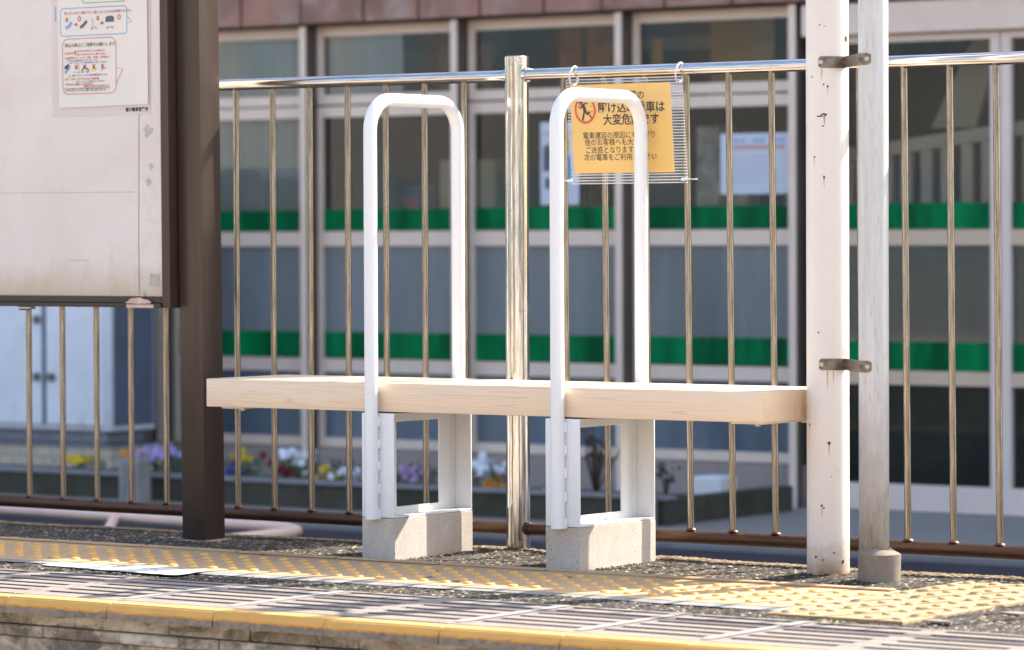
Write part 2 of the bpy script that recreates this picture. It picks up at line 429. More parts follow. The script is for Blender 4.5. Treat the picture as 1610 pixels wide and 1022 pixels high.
M['ink'] = mat('black_ink', (.012, .011, .01), .6)
M['redink'] = mat('red_orange_ink', (.62, .085, .025), .5)
M['paper'] = mat('white_paper', (.74, .69, .62), .6, var=.03)
M['paper_old'] = mat('faded_paper', (.66, .58, .535), .6, var=.05)
M['tape'] = mat('old_tape', (.47, .43, .38), .6, var=.15, scale=40)
M['paper_w'] = mat('bluish_white_paper', (.62, .66, .74), .6, var=.04)
M['ink_blue'] = mat('blue_ink', (.16, .36, .66), .5)
M['ink_red'] = mat('red_ink', (.55, .10, .07), .5)
M['ink_line_red'] = mat('soft_red_line', (.60, .22, .18), .5)
M['ink_green'] = mat('green_ink', (.05, .30, .16), .5)
M['ink_dkgreen'] = mat('dark_green_ink', (.07, .16, .09), .5)
M['ink_navy'] = mat('navy_ink', (.05, .06, .22), .5)
M['ink_brown'] = mat('brown_ink', (.16, .08, .05), .5)
M['ink_grey'] = mat('grey_ink', (.10, .11, .13), .5)
M['ink_yellow'] = mat('yellow_ink', (.75, .55, .04), .5)
M['cabinet'] = mat('pale_blue_cabinet_paint', (.80, .82, .86), .42, var=.08, scale=3, dirt=((.50, .54, .64), 3, .55, .75, (1, 1, .6)))
M['cab_dark'] = mat('dark_cabinet_tone', (.12, .14, .19), .7)
M['lock'] = mat('cabinet_lock', (.13, .13, .12), .4, .6)
M['cab_base'] = mat('grey_cabinet_base', (.24, .25, .28), .7, var=.15)
def tilewall():
    m, t, p, _ = nodes('cream_wall_tiles')
    tc = N(t, "ShaderNodeTexCoord"); mp = N(t, "ShaderNodeMapping"); mp.inputs['Rotation'].default_value = (R(90), 0, 0)
    t.links.new(tc.outputs['Object'], mp.inputs[0])
    b = N(t, "ShaderNodeTexBrick"); t.links.new(mp.outputs[0], b.inputs['Vector'])
    b.inputs['Color1'].default_value = (.62, .52, .40, 1); b.inputs['Color2'].default_value = (.56, .46, .35, 1); b.inputs['Mortar'].default_value = (.34, .30, .25, 1)
    b.inputs['Scale'].default_value = 1; b.inputs['Brick Width'].default_value = .1; b.inputs['Row Height'].default_value = .05; b.inputs['Mortar Size'].default_value = .004
    t.links.new(b.outputs[0], p.inputs['Base Color']); p.inputs['Roughness'].default_value = .6; return m
M['cream_tile'] = tilewall()
M['pink'] = mat('pale_pink_pipe_paint', (.86, .60, .48), .45, var=.06, scale=5, dirt=((.42, .29, .23), 12, .62, .78))
M['soil'] = mat('dark_soil', (.05, .035, .025), .95, var=.3, scale=40)
M['leaf'] = mat('pansy_leaf', (.045, .10, .03), .5, var=.4, scale=12)
M['leaf2'] = mat('brown_shrub_leaf', (.045, .04, .025), .5, var=.4, scale=12)
M['bark'] = mat('brown_bark', (.09, .06, .04), .9, var=.3, scale=30)
M['weed'] = mat('bright_weed_leaf', (.16, .34, .05), .5, var=.2)
for k, c in dict(lilac=(.50, .40, .72), yellow=(.78, .56, .02), purple=(.10, .05, .32), red=(.20, .008, .015), white=(.80, .82, .86), orange=(.80, .33, .02), pinkl=(.58, .36, .60)).items():
    M['pet_' + k] = mat(k + '_petal', c, .6, var=.12, scale=30)
M['greywood'] = mat('weathered_grey_wood', (.27, .25, .24), .9, var=.35, scale=6, stretch=(6, 6, .8))
M['stone'] = mat('pale_pebble', (.55, .52, .48), .8, var=.2, scale=40)

# ------------------------------------------------------------------ text and flat ink on vertical planes
def text_mesh(body, size, align='LEFT', bold=0, spacing=1):
    cu_ = bpy.data.curves.new('txt', 'FONT'); cu_.body = body; cu_.size = size; cu_.align_x = align; cu_.align_y = 'CENTER'
    cu_.offset = bold * size; cu_.extrude = 0; cu_.space_character = spacing; cu_.resolution_u = 3
    o = bpy.data.objects.new('txt', cu_); link(o)
    dg = bpy.context.evaluated_depsgraph_get(); dg.update()
    me = bpy.data.meshes.new_from_object(o.evaluated_get(dg))
    bpy.data.objects.remove(o); bpy.data.curves.remove(cu_)
    return me

def place(mb, me, x, z, yfun, squash=1.0, rot=0):
    """text mesh (in its XY plane) put on a vertical plane facing -Y"""
    for v in me.vertices:
        a, b = v.co.x * squash, v.co.y
        X = x + a * math.cos(rot) - b * math.sin(rot); Z = z + a * math.sin(rot) + b * math.cos(rot)
        v.co = (X, yfun(Z), Z)
    mb.bm.from_mesh(me); bpy.data.meshes.remove(me)

def flat(mb, pts, yfun):
    vs = [mb.bm.verts.new((x, yfun(z), z)) for x, z in pts]; mb.bm.faces.new(vs)

def stroke(mb, pts, wd, yfun, closed=False):
    P = [Vector(p) for p in pts]; n = len(P); L = []
    for i, p in enumerate(P):
        a = P[i - 1] if (i or closed) else p; b = P[(i + 1) % n] if (i < n - 1 or closed) else p
        t = (b - a); t = t.normalized() if t.length else Vector((1, 0)); nn = Vector((-t.y, t.x)) * wd / 2
        L.append((p + nn, p - nn))
    vs = [(mb.bm.verts.new((a.x, yfun(a.y), a.y)), mb.bm.verts.new((b.x, yfun(b.y), b.y))) for a, b in L]
    for i in range(n if closed else n - 1):
        A, B = vs[i], vs[(i + 1) % n]; mb.bm.faces.new((A[0], A[1], B[1], B[0]))

def rrect(x0, x1, z0, z1, r, n=6):
    pts = []
    for cx, cz, a in ((x1 - r, z1 - r, 0), (x0 + r, z1 - r, 90), (x0 + r, z0 + r, 180), (x1 - r, z0 + r, 270)):
        for i in range(n + 1):
            q = R(a + 90 * i / n); pts.append((cx + r * math.cos(q), cz + r * math.sin(q)))
    return pts

# =================================================================== GROUND AND PLATFORM
MB().box(-60, 60, -60, -1.75, -.75, -.62).build('track_bed', M['ballast'])['kind'] = 'structure'
MB().quad((-60, .40, -.432), (60, .40, -.432), (60, 5.1, -.432), (-60, 5.1, -.432)).build('road', M['road'])['kind'] = 'structure'
o = MB().box(-60, 60, 5.1, 60, -.60, -.40).build('pavement', M['pave']); tag(o, kind='structure')
o = MB().box(-60, 60, 5.02, 5.098, -.60, -.405, .008).build('kerb', M['kerb']); tag(o, kind='structure')
# platform body under the surface sheet
o = MB().box(-9, 9, -1.14, .445, -.70, -.012).build('platform_body', M['old_wall']); tag(o, kind='structure')
def sheet(name, x0, x1, y0, y1, step, amp, z=0.0, mound=None):
    nx, ny = int((x1 - x0) / step) + 1, int((y1 - y0) / step) + 1
    X, Y = np.meshgrid(np.linspace(x0, x1, nx), np.linspace(y0, y1, ny))
    X = X + rng.uniform(-.35, .35, X.shape) * step; Y2 = Y + rng.uniform(-.35, .35, X.shape) * step
    Z = z + np.where(rng.random(X.shape) > .45, rng.uniform(.1, 1, X.shape), rng.uniform(-1, -.2, X.shape)) * amp
    Z += .0016 * np.sin(X * 9 + 1.3) * np.sin(Y * 13)
    if mound: Z += mound(X, Y)
    co = np.stack([X, Y2, Z], -1).reshape(-1, 3)
    i = np.arange(nx * ny).reshape(ny, nx)
    q = np.stack([i[:-1, :-1], i[:-1, 1:], i[1:, 1:], i[1:, :-1]], -1).reshape(-1, 4)
    me = bpy.data.meshes.new(name); me.vertices.add(len(co)); me.vertices.foreach_set('co', co.ravel())
    me.loops.add(q.size); me.loops.foreach_set('vertex_index', q.ravel().astype(np.int32))
    me.polygons.add(len(q)); me.polygons.foreach_set('loop_start', (np.arange(len(q)) * 4).astype(np.int32))
    me.polygons.foreach_set('loop_total', np.full(len(q), 4, np.int32)); me.update(calc_edges=True)
    # per-stone tone
    g = rng.random(len(co)); tone = .014 + .04 * g + .30 * np.clip(g - .72, 0, 1) ** 1.0 * 2.0
    tone = np.where(g > .965, .46, tone)
    hue = rng.uniform(-1, 1, len(co))
    colr = np.stack([tone * (1.18 + .10 * hue), tone, tone * (.78 - .10 * hue), np.ones_like(tone)], -1)
    # dirt along the back lip
    back = np.clip((co[:, 1] - .375) / .03, 0, 1)[:, None] * rng.uniform(.3, 1, len(co))[:, None]
    tint = np.array([.30, .21, .11, 1.0])[None, :] * rng.uniform(.5, 1.3, len(co))[:, None]; tint[:, 3] = 1
    colr = colr * (1 - back) + tint * back
    a = me.color_attributes.new('grain', 'FLOAT_COLOR', 'POINT'); a.data.foreach_set('color', colr.ravel())
    return finish(name, me, M['asphalt'])
def mound(X, Y):
    z = np.zeros_like(X)
    for cx, cy, r, h in ((1.323, .197, .11, .012), (1.505, .105, .11, .010), (.33, .345, .07, .006), (.75, .38, .16, .006), (.17, .38, .14, .006)):
        z += h * np.exp(-((X - cx) ** 2 + (Y - cy) ** 2) / (2 * (r * .6) ** 2))
    return z
o = sheet('platform_surface', -1.75, 2.75, -.705, .442, .0056, .0030, mound=mound); tag(o, kind='structure')
for a, b in ((-9, -1.75), (2.75, 9)):
    o = MB().quad((a, -.705, 0), (b, -.705, 0), (b, .442, 0), (a, .442, 0)).build('platform_surface', M['road']); tag(o, kind='structure')

# tactile paving, main strip: tiles with domes and one raised bar at the back
def dome(mb, x, y, z, r, h, n=14, flat_=.45):
    prof = [(1, 0), (.93, .35), (.8, .72), (.62, .93), (flat_, 1.0)]
    rings = [[mb.bm.verts.new((x + r * k * math.cos(2 * math.pi * i / n), y + r * k * math.sin(2 * math.pi * i / n), z + h * hh)) for i in range(n)] for k, hh in prof]
    for A, B in zip(rings, rings[1:]):
        for i in range(n):
            mb.bm.faces.new((A[i], A[(i + 1) % n], B[(i + 1) % n], B[i])).smooth = True
    mb.bm.faces.new(rings[-1])
TP = .316
tiles, domes, bars_ = MB(), MB(), MB()
for k in range(-12, 9):
    x0 = .082 + TP * (k - 3) - .0; x1 = x0 + TP
    if x1 > 1.66: x1 = 1.655
    if x0 > 1.6: break
    dz = random.uniform(-.0009, .0009)
    ys = [(-.512, -.106), (-.103, -.048)]
    tiles.box(x0 + .0012, x1 - .0012, -.512, -.048, -.01, .0062 + dz, .0012, 1)
    bars_.box(x0 + .004, x1 - .004, -.089, -.060, .006, .0118 + dz, .0035, 2)
    nd = 5 if x1 - x0 > .3 else int((x1 - x0) / .0632)
    for i in range(nd):
        for j in range(5):
            dome(domes, x0 + TP / 10 + i * TP / 5, -.175 - j * .0675, .0061 + dz, .0128, .0052)
o = tiles.build('tactile_paving', M['tactile']); tag(o, kind='structure')
o = domes.build('tactile_paving_domes', M['dome']); tag(o, kind='structure')
o = bars_.build('tactile_paving_bar', M['tactile']); tag(o, kind='structure')
# branch strip across the platform
tb, db = MB(), MB()
for j in range(3):
    y1 = .222 - j * .29; y0 = y1 - .288
    tb.box(1.664, 1.995, y0, y1, -.01, .0062 + .0006 * j, .0012, 1)
    for a in range(5):
        for b in range(4):
            if (a, b, j) in ((2, 3, 2), (0, 2, 1)): continue
            dome(db, 1.70 + a * .067, y1 - .036 - b * .0725, .0062 + .0006 * j, .0150, .0050, flat_=.3)
o = tb.build('tactile_paving_branch', M['tactile_b']); tag(o, kind='structure')
o = db.build('tactile_paving_branch_domes', M['dome_b']); tag(o, kind='structure')
# mortar fillet in front of the strip
mb = MB(); n = 150; prev = None
for i in range(n + 1):
    x = -3 + 4.66 * i / n; d = .030 + .010 * math.sin(x * 5) + random.uniform(-.003, .003)
    cur = (mb.bm.verts.new((x, -.5125, .0050)), mb.bm.verts.new((x, -.5125 - d, .0022)))
    if prev: mb.bm.faces.new((prev[0], prev[1], cur[1], cur[0]))
    prev = cur
o = mb.build('mortar_strip', M['mortar']); tag(o, kind='structure')

# slotted edge slabs
GP = .3035; GX = .018
slab, dark, orange, pl_ = MB(), MB(), MB(), MB()
def slot_ys(): return [-.738 - .0665 * i for i in range(6)]
for k in range(-14, 12):
    x0 = GX + GP * k - .024; x1 = x0 + GP
    # bars between slots
    ys = slot_ys(); wd = .0245
    edges_ = [-.704] + [v for y in ys for v in (y + wd / 2 + 0.0, y - wd / 2)] + [-1.150]
    dz = random.uniform(-.0006, .0006)
    if -7 < k < 9:
        for i in range(0, len(edges_), 2):
            slab.box(x0 + .001, x1 - .001, edges_[i + 1], edges_[i], -.03, .0030 + dz, .0012, 1)
        for i in range(1, len(edges_) - 1, 2):
            for a, b in ((x0 + .001, x0 + .024), (x0 + .024 + .25, x1 - .001)):
                slab.box(a, b, edges_[i + 1] - .0008, edges_[i] + .0008, -.03, .0026 + dz, 0)
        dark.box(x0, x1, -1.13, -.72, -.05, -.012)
        orange.box(x0 + .02, x0 + .275, -1.163, -1.154, -.008, .0016)
    else:
        slab.box(x0, x1, -1.150, -.704, -.03, .003)
    if k in (0, 1, 3, 4, 5):
        pl_.quad((x1 - .010 - .004, -1.12, .0046), (x1 + .012, -1.12, .0046), (x1 + .010, -.72, .0046), (x1 - .008, -.72, .0046))
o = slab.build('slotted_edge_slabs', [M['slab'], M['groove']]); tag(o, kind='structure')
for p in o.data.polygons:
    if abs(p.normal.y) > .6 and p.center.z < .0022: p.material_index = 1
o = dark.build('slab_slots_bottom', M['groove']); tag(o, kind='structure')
o = orange.build('edge_line_groove', M['groove_orange']); tag(o, kind='structure')
o = pl_.build('white_joint_marking', M['whitepaint']); tag(o, kind='structure')
# yellow nosing stones, bevelled
nose, top = MB(), MB()
for k in range(-15, 13):
    x0 = .0358 + .3005 * (k - 1); x1 = x0 + .3005; g = .0012; dz = random.uniform(-.0008, .0008); dy = random.uniform(-.0015, .0015)
    pts = [(-1.214 + dy, .001 + dz), (-1.2165 + dy, -.0005 + dz), (-1.226 + dy, -.0125 + dz), (-1.2265 + dy, -.032 + dz), (-1.165, -.032), (-1.165, .001 + dz)]
    nose.prism([(p[0], p[1]) for p in pts], x0 + g, x1 - g, axis=0)
    top.box(x0 + g, x1 - g, -1.213, -1.1645, -.02, .0036 + dz, .001, 1)
o = nose.build('platform_nosing', M['edge']); tag(o, kind='structure')
o = top.build('platform_edge_line', M['edge_top']); tag(o, kind='structure')
# wall of old blocks below
wl = MB()
for row, (z1, z0) in enumerate(((-.034, -.062), (-.0635, -.088), (-.0895, -.24), (-.242, -.62))):
    x = -6 + .13 * row
    while x < 7:
        L = .235 + random.uniform(-.02, .06) if row < 2 else .62
        y = -1.175 - random.uniform(0, .006) - (.008 if row == 1 else 0)
        wl.box(x + .001, x + L - .001, y, -1.135, z0, z1, .0025, 1); x += L
o = wl.build('platform_wall', M['old_wall']); tag(o, kind='structure')

# =================================================================== BENCH
bench = thing('bench', (.43, .19, 0), 'pale wooden slab bench with white steel legs and two tall white hoops', 'bench')
X0, X1, ZT, ZB = -.404, 1.267, .4406, .3690
for (ya, yb, e, nm) in ((0, .150, 'end_a', 'seat_plank'), (.1525, .240, 'end_b', 'seat_plank'), (.2425, .3235, 'end_a', 'seat_plank')):
    o = MB().box(X0, X1, ya, yb, ZB, ZT, .0022, 2).build(nm, [M['wood'], M[e]], bench, smooth=40)
    for p in o.data.polygons:
        if abs(p.normal.x) > .9: p.material_index = 1
for (xa, xb) in ((-.372, -.300), (1.165, 1.252)):
    pr = MB().box(xa, xb, .022, .300, ZB - .005, ZB - .0003, .001, 1).build('mounting_plate', M['white_bright'], bench)
    for y in (.05, .26):
        MB().cyl(((xa + xb) / 2 + .012, y, ZB - .011), ((xa + xb) / 2 + .012, y, ZB - .005), .008, n=6).build('bolt', M['bolt'], pr)
for bx, cx in ((.1018, .1460), (.6572, .7052)):
    wX = bx + .046
    fz0, fz1 = .1063, .3655
    MB().box(bx, bx + .1012, -.005, .324, -.02, .1052, .0016, 2).build('concrete_foot', M['block'], bench)
    # leg frame: ring of flat plates with rounded top corners, and a web plate with a window
    lf = MB()
    pts = []
    r = .009
    lf.box(bx + .0005, bx + .1005, -.0060, -.0010, fz0, fz1, .0024, 3)
    lf.box(bx + .0005, bx + .1005, .3180, .3230, fz0, fz1, .0012, 2)
    lf.box(bx + .001, bx + .100, -.0011, .3181, fz0, fz0 + .005, .0008, 1)
    lf.box(bx + .001, bx + .100, -.0011, .3181, fz1 - .005, fz1 - .0004, .0008, 1)
    # web with opening
    for (y0_, y1_, z0_, z1_) in ((-.001, .070, fz0 + .005, fz1 - .0054), (.252, .318, fz0 + .005, fz1 - .0054), (.070, .252, fz0 + .005, .1285), (.070, .252, .3405, fz1 - .0054)):
        lf.box(wX, wX + .005, y0_, y1_, z0_, z1_)
    # thin raised strip on the web next to the rear plate
    lf.box(wX + .005, wX + .0075, .298, .3182, fz0 + .005, fz1 - .0054, .0008, 1)
    fr = lf.build('leg_frame', M['white'], bench, smooth=35)
    # hoop: front leg down over the frame face, over the seat, rear leg down behind
    rr = .0168; yf, yr = -.0225, .3440; zt = 1.142; R_ = .078
    path = [(cx, yf, .1035), (cx, yf, .30), (cx, yf, .6), (cx, yf, .9)]
    path += arc((yf + R_, zt - R_), R_, 180, 90, 12, lambda a, b: (cx, a, b))
    path += arc((yr - R_, zt - R_), R_, 90, 0, 12, lambda a, b: (cx, a, b))
    path += [(cx, yr, .9), (cx, yr, .6), (cx, yr, .30), (cx, yr, .1035)]
    hp = MB().tube(path, rr, 28).build('armrest_hoop', M['white'], bench, smooth=35)
    for z in (.115, .178, .235, .29, .345):
        MB().box(cx + .006, cx + .0182, yf + .006, -.0055, z - .013, z + .013, .0035, 2).build('weld_tab', M['white'], hp, smooth=50)

# =================================================================== STEEL FENCE
F = .400
KF = (F + 7.36676) / (.345 + 7.36676)
fx = lambda x: 5.77248 + (x - 5.77248) * KF
fz = lambda z: .8033 + (z - .8033) * KF
PX = fx(.331)
fence = thing('railing', (PX, F, 0), 'weathered stainless railing of upright bars along the back of the platform', 'railing')
ps = MB().cyl((PX - .001, F, -.02), (PX, F, fz(1.232)), .0303, n=48)
post = ps.build('post', M['steel'], fence, smooth=40)
cp = MB().cyl((PX, F, fz(1.2325)), (PX, F, fz(1.2535)), .0309, n=48).cyl((PX, F, fz(1.2535)), (PX, F, fz(1.2557)), .0309, .0285, n=48).build('post_cap', M['steel_top'], post, smooth=40)
MB().sph((PX + .0309 * .57, F - .0309 * .82, fz(1.2425)), .0042).build('screw', M['steel_top'], cp, smooth=60)
for (xa, xb, z0, z1) in ((-2.6, .302, 1.213, 1.2065), (.352, 3.2, 1.2085, 1.2085)):
    xa, xb, z0, z1 = fx(xa), fx(xb), fz(z0), fz(z1)
    MB().tube([(xa, F, z0), ((xa + xb) / 2, F, (z0 + z1) / 2), (xb, F, z1)], .0150, 32).build('top_rail', M['steel_top'], fence, smooth=40)
    br = MB().tube([(xa, F, fz(.073 if xa < 0 else .064)), ((xa + xb) / 2, F, fz(.067)), (xb, F, fz(.064 if xa < 0 else .071))], .0165, 32)
    for q in ([-.584 + .125 * k for k in range(-11, 7)] if xa < 0 else [.4755 + .009 + .1212 * k for k in range(0, 18)]):
        br.sph((fx(q), F, fz(.0825)), .013, (1, 1, .45), 12)
    br.build('bottom_rail', M['steel_low'], fence, smooth=40)
# collars where the rails meet the post
for dx, z in ((.030, 1.2085), (.030, .065), (-.030, 1.2068), (-.030, .0645)):
    MB().tube([(PX + dx * .75, F, fz(z)), (PX + dx * 1.18, F, fz(z))], .0185 if dx > 0 else .0172, 28).build('rail_collar', M['steel'] if z > 1 else M['steel_low'], fence, smooth=40)
bar0 = None
xs = [(fx(-.584 + .125 * k), 0) for k in range(-11, 7)] + [(fx(.4755 + .1212 * k), .009) for k in range(0, 18)]
for x, lean in xs:
    if bar0 is None:
        m = MB().tube([(x, F, .076), (x, F, .5), (x, F, .9), (x, F, 1.20)], .0082, 18)
        m.sph((x, F, 1.198), .0105, (1, 1, .4), 12)
        bar0 = m.build('upright_bar', M['steel_bar'], fence, smooth=45); b = bar0; bx0 = x
    else:
        b = bar0.copy(); link(b); b.parent = fence
        # local origin of the bar is the fence origin; shift by the difference
        b.location = (x - bx0 + lean, 0, 0)
        if lean: b.rotation_euler = (0, -lean / 1.1, 0); 
        if lean:
            # keep the foot of the bar in place after the lean (rotation about the fence origin)
            a = -lean / 1.1; px = bx0 - PX; b.location = (x - PX + lean - px * math.cos(a), 0, px * math.sin(a))

# =================================================================== CLEAR SIGN ON THE FENCE
def sy(z): return F - .012 - (z - .932) / .26 * .023
SX0, SX1, SZ0, SZ1 = fx(.507), fx(.848), fz(.932), fz(1.192)
sign = thing('hanging_sign', (.66, F - .03, 1.19), 'orange yellow warning paper in a clear ribbed plastic sheet tied to the railing', 'sign')
for d, nm in ((-.0022, 'plastic_sheet'), (.0022, 'plastic_sheet')):
    m = MB(); m.quad((SX0, sy(SZ0) + d, SZ0), (SX1, sy(SZ0) + d, SZ0), (SX1, sy(SZ1) + d, SZ1), (SX0, sy(SZ1) + d, SZ1)); m.build(nm, M['sheet'], sign)
m = MB(); z = SZ0
while z <= SZ1 + .0001:
    y = sy(z)
    if z < fz(.956) or z > fz(1.178):
        m.box(SX0, SX1, y - .0021, y + .0021, z - .0012, z + .0012)
    else:
        m.box(SX0, fx(.5155), y - .0021, y + .0021, z - .0012, z + .0012); m.box(fx(.8125), SX1, y - .0021, y + .0021, z - .0012, z + .0012)
    z += .0072
m.build('plastic_ribs', M['rib'], sign)
m = MB(); P0, P1, Q0, Q1 = fx(.5155), fx(.8125), fz(.9575), fz(1.1765)
m.quad((P0, sy(Q0), Q0), (P1, sy(Q0), Q0), (P1, sy(Q1), Q1), (P0, sy(Q1), Q1)); paper = m.build('yellow_paper', M['yellow'], sign)
yf_ = lambda z: sy(z) - .0006
tx = MB()
def put(s, x, z, size, bold=.0, sq=1.0, al='LEFT', sp=1.0, mb=None, yf=None, rot=0):
    place(mb or tx, text_mesh(s, size, al, bold, sp), x, z, yf or yf_, sq, rot)
put('発車間際の', fx(.736), fz(1.146), .0235, .012, 1, 'RIGHT')
put('駆け込み乗車は', fx(.695), fz(1.1165), .0288, .018, 1.0, 'CENTER', .98)
put('大変危険です', fx(.693), fz(1.087), .0288, .018, .98, 'CENTER', .98)
put('電車遅延の原因にも繋がり', fx(.547), fz(1.0495), .0186, .003, .98)
put('他のお客様へも大変', fx(.552), fz(1.0325), .0186, .003, .98)
put('ご迷惑となりますので', fx(.552), fz(1.0135), .0186, .003, .98)
put('次の電車をご利用ください', fx(.547), fz(.9955), .0186, .003, .98)
tx.build('black_lettering', M['ink'], paper)
ic = MB(); cx, cz, r = fx(.5585), fz(1.1145), .0315; sqx = .92
ring = [(cx + r * sqx * math.cos(2 * math.pi * i / 40), cz + r * math.sin(2 * math.pi * i / 40)) for i in range(40)]
stroke(ic, ring, .0062, yf_, True)
stroke(ic, [(cx - r * .62, cz + r * .68), (cx + r * .62, cz - r * .68)], .0062, yf_)
ic.build('red_prohibition_ring', M['redink'], paper)
rn = MB(); y2 = lambda z: sy(z) - .0009
hx, hz = cx - .010, cz + .0205
flat(rn, [(hx + .0052 * math.cos(i * .5), hz + .0052 * math.sin(i * .5)) for i in range(12)], y2)
stroke(rn, [(hx + .004, hz - .006), (hx + .0085, hz - .018), (hx + .0075, hz - .024)], .0085, y2)
stroke(rn, [(hx + .005, hz - .007), (hx + .012, hz - .004), (hx + .018, hz - .006)], .0036, y2)
stroke(rn, [(hx + .003, hz - .009), (hx - .003, hz - .017), (hx - .0095, hz - .011)], .0036, y2)
stroke(rn, [(hx + .008, hz - .022), (hx + .015, hz - .031), (hx + .024, hz - .0255)], .0050, y2)
stroke(rn, [(hx + .008, hz - .022), (hx + .0045, hz - .034), (hx + .001, hz - .046)], .0050, y2)
for dz in (.0, -.012, -.026): stroke(rn, [(hx + .022 + dz * -.1, hz + dz), (hx + .034, hz + dz + .001)], .0010, y2)
rn.build('running_figure', M['ink'], paper)
for x in (fx(.511), fx(.824)):
    tm = MB(); pts = [(x + .003 * math.sin(q), F - .006 + .0195 * math.cos(q) - .0015, fz(1.2005) + .0235 * math.sin(q)) for q in [2 * math.pi * i / 24 for i in range(24)]]
    tm.tube(pts, .0027, 8, True); tm.build('hanging_tie', M['tie'], sign, smooth=60)
for x, xe in ((fx(.505), fx(.478)), (fx(.843), fx(.856))):
    z = fz(.940); y = sy(z) - .004; tm = MB()
    tm.box(min(x, xe), max(x, xe), y - .0008, y + .0008, z - .0015, z + .0015, .0004, 1)
    tm.box(x - .010, x + .003, y - .002, y + .006, z - .004, z + .004, .001, 1)
    tm.tube([(xe + .0105 * math.sin(q), F + .0105 * math.cos(q), z) for q in [2 * math.pi * i / 16 for i in range(16)]], .0014, 6, True)
    tm.build('cable_tie', M['tie'], sign, smooth=60)

# =================================================================== COLUMN, NOTICE BOARD, POSTER
def lean(v): v.x += -.0125 * v.z / 1.43
col = thing('column', (-.60, .22, 0), 'square dark brown metal column behind the left end of the bench', 'column')
MB().box(-.640, -.561, .180, .262, -.02, 3.2, .0022, 2, shear=lean).build('shaft', M['column'], col, smooth=40)
MB().box(-.6455, -.5555, .1745, .2675, -.01, .0055, .004, 1).build('base_grout', M['old_wall'], col)
board = thing('notice_board', (-1.25, .15, .616), 'large faded white notice board in a dark brown frame, fixed beside the brown column', 'notice board')
def bl(v): v.x += -.004 * (v.z - .62)
BX0, BX1, BZ0, BZ1 = -2.15, -.651, .6175, 1.86
MB().box(BX0 + .03, BX1 - .03, .158, .190, BZ0 + .027, BZ1 - .03).build('panel', M['board'], board)
def frame_piece(name, boxes, par, m_):
    b_ = MB()
    for bb in boxes: b_.box(*bb, .0012, 1, shear=bl)
    return b_.build(name, m_, par)
frame_piece('frame', [(BX1 - .032, BX1 - .018, .1535, .195, BZ0 + .002, BZ1), (BX1 - .0175, BX1 - .011, .150, .195, BZ0 + .001, BZ1), (BX1 - .0105, BX1, .1475, .197, BZ0 - .001, BZ1)], board, M['brown'])
frame_piece('frame', [(BX0, BX0 + .03, .150, .195, BZ0, BZ1)], board, M['brown'])
frame_piece('frame', [(BX0 + .03, BX1 - .0325, .1535, .195, BZ0 + .012, BZ0 + .0295), (BX0 + .03, BX1 - .0325, .148, .197, BZ0, BZ0 + .0115)], board, M['brown_dark'])
frame_piece('frame', [(BX0 + .03, BX1 - .0325, .150, .195, BZ1 - .03, BZ1)], board, M['brown'])
yb = lambda z: .1572
m = MB(); stroke(m, [(-.765, .655), (-.766, .80), (-.764, .935), (-.762, 1.14)], .0016, yb); m.build('panel_seam', M['ink_grey'], board)
m = MB(); stroke(m, [(-2.1, .927), (-1.4, .926), (-1.0, .9245), (-.766, .9235)], .0014, yb); m.build('panel_crease', M['tape'], board)
m = MB(); stroke(m, [(-1.02, .742), (-.94, .7425)], .0016, yb); m.build('panel_scratch', M['tape'], board)
m = MB(); flat(m, [(-.729, .675), (-.694, .673), (-.694, .705), (-.727, .708)], lambda z: .1568)
m.build('tape_piece', M['tape'], board)
m = MB(); flat(m, [(-.757 + .0, .6475), (-.745, .646), (-.746, .658), (-.752, .659)], lambda z: .1525)
pk = [(-.806, .629), (-.797, .634), (-.787, .641), (-.768, .643), (-.752, .644), (-.742, .640), (-.726, .638), (-.714, .632), (-.72, .6285), (-.76, .627)]
flat(m, pk, lambda z: .1475); m.box(-.800, -.706, .1455, .1476, .6165, .6255)
m.build('torn_tape', mat('torn_masking_tape', (.62, .45, .36), .8, var=.25, scale=30), board)
for (x, z, s_) in ((-.73, 1.085, .018), (-.72, .99, .010), (-.728, .95, .012)):
    m = MB(); flat(m, [(x + s_ * (.8 + .3 * math.sin(5 * q)) * math.cos(q), z + 1.2 * s_ * (.7 + .3 * math.cos(3 * q)) * math.sin(q)) for q in [i * .42 for i in range(15)]], lambda z: .1569); m.build('torn_paper_scrap', M['tape'], board)
m = MB(); m.cyl((-1.205, .17, .6125), (-1.165, .17, .6125), .006, n=10); m.box(-1.20, -1.155, .155, .18, .610, .6165, .001, 1); m.build('hinge_clip', M['steel'], board)

old = MB(); flat(old, [(-1.068, 1.128), (-.722, 1.131), (-.718, 1.64), (-1.068, 1.64)], lambda z: .1566)
oldp = old.build('backing_paper', M['paper_old'], None, loc=(-.9, .1566, 1.13)); tag(oldp, 'faded pinkish paper sheet showing below and beside the transport notice on the board', 'paper')
m = MB(); put('荒川電車営業所', -.768, 1.1415, .0115, .03, 1, 'CENTER', 1, m, lambda z: .1560); m.build('printed_name', M['ink'], oldp)
m = MB(); flat(m, [(-1.058, 1.385), (-1.054, 1.385), (-1.054, 1.425), (-1.058, 1.425)], lambda z: .1560); m.build('printed_bar', M['ink_blue'], oldp)
po = MB(); po.prism([(-1.040, 1.152), (-.7255, 1.1555), (-.7285, 1.60), (-1.046, 1.60)], .1520, .1528, axis=1)
poster = po.build('poster', M['paper'], None, loc=(-.885, .1525, 1.152))
tag(poster, 'cream poster with blue and red speech boxes about bringing boards and scooters aboard', 'poster')
yp = lambda z: .1510
K = {k: MB() for k in ('ink_blue', 'ink_line_red', 'ink_red', 'ink_navy', 'ink_brown', 'ink_dkgreen', 'ink_grey', 'ink_yellow', 'ink_green')}
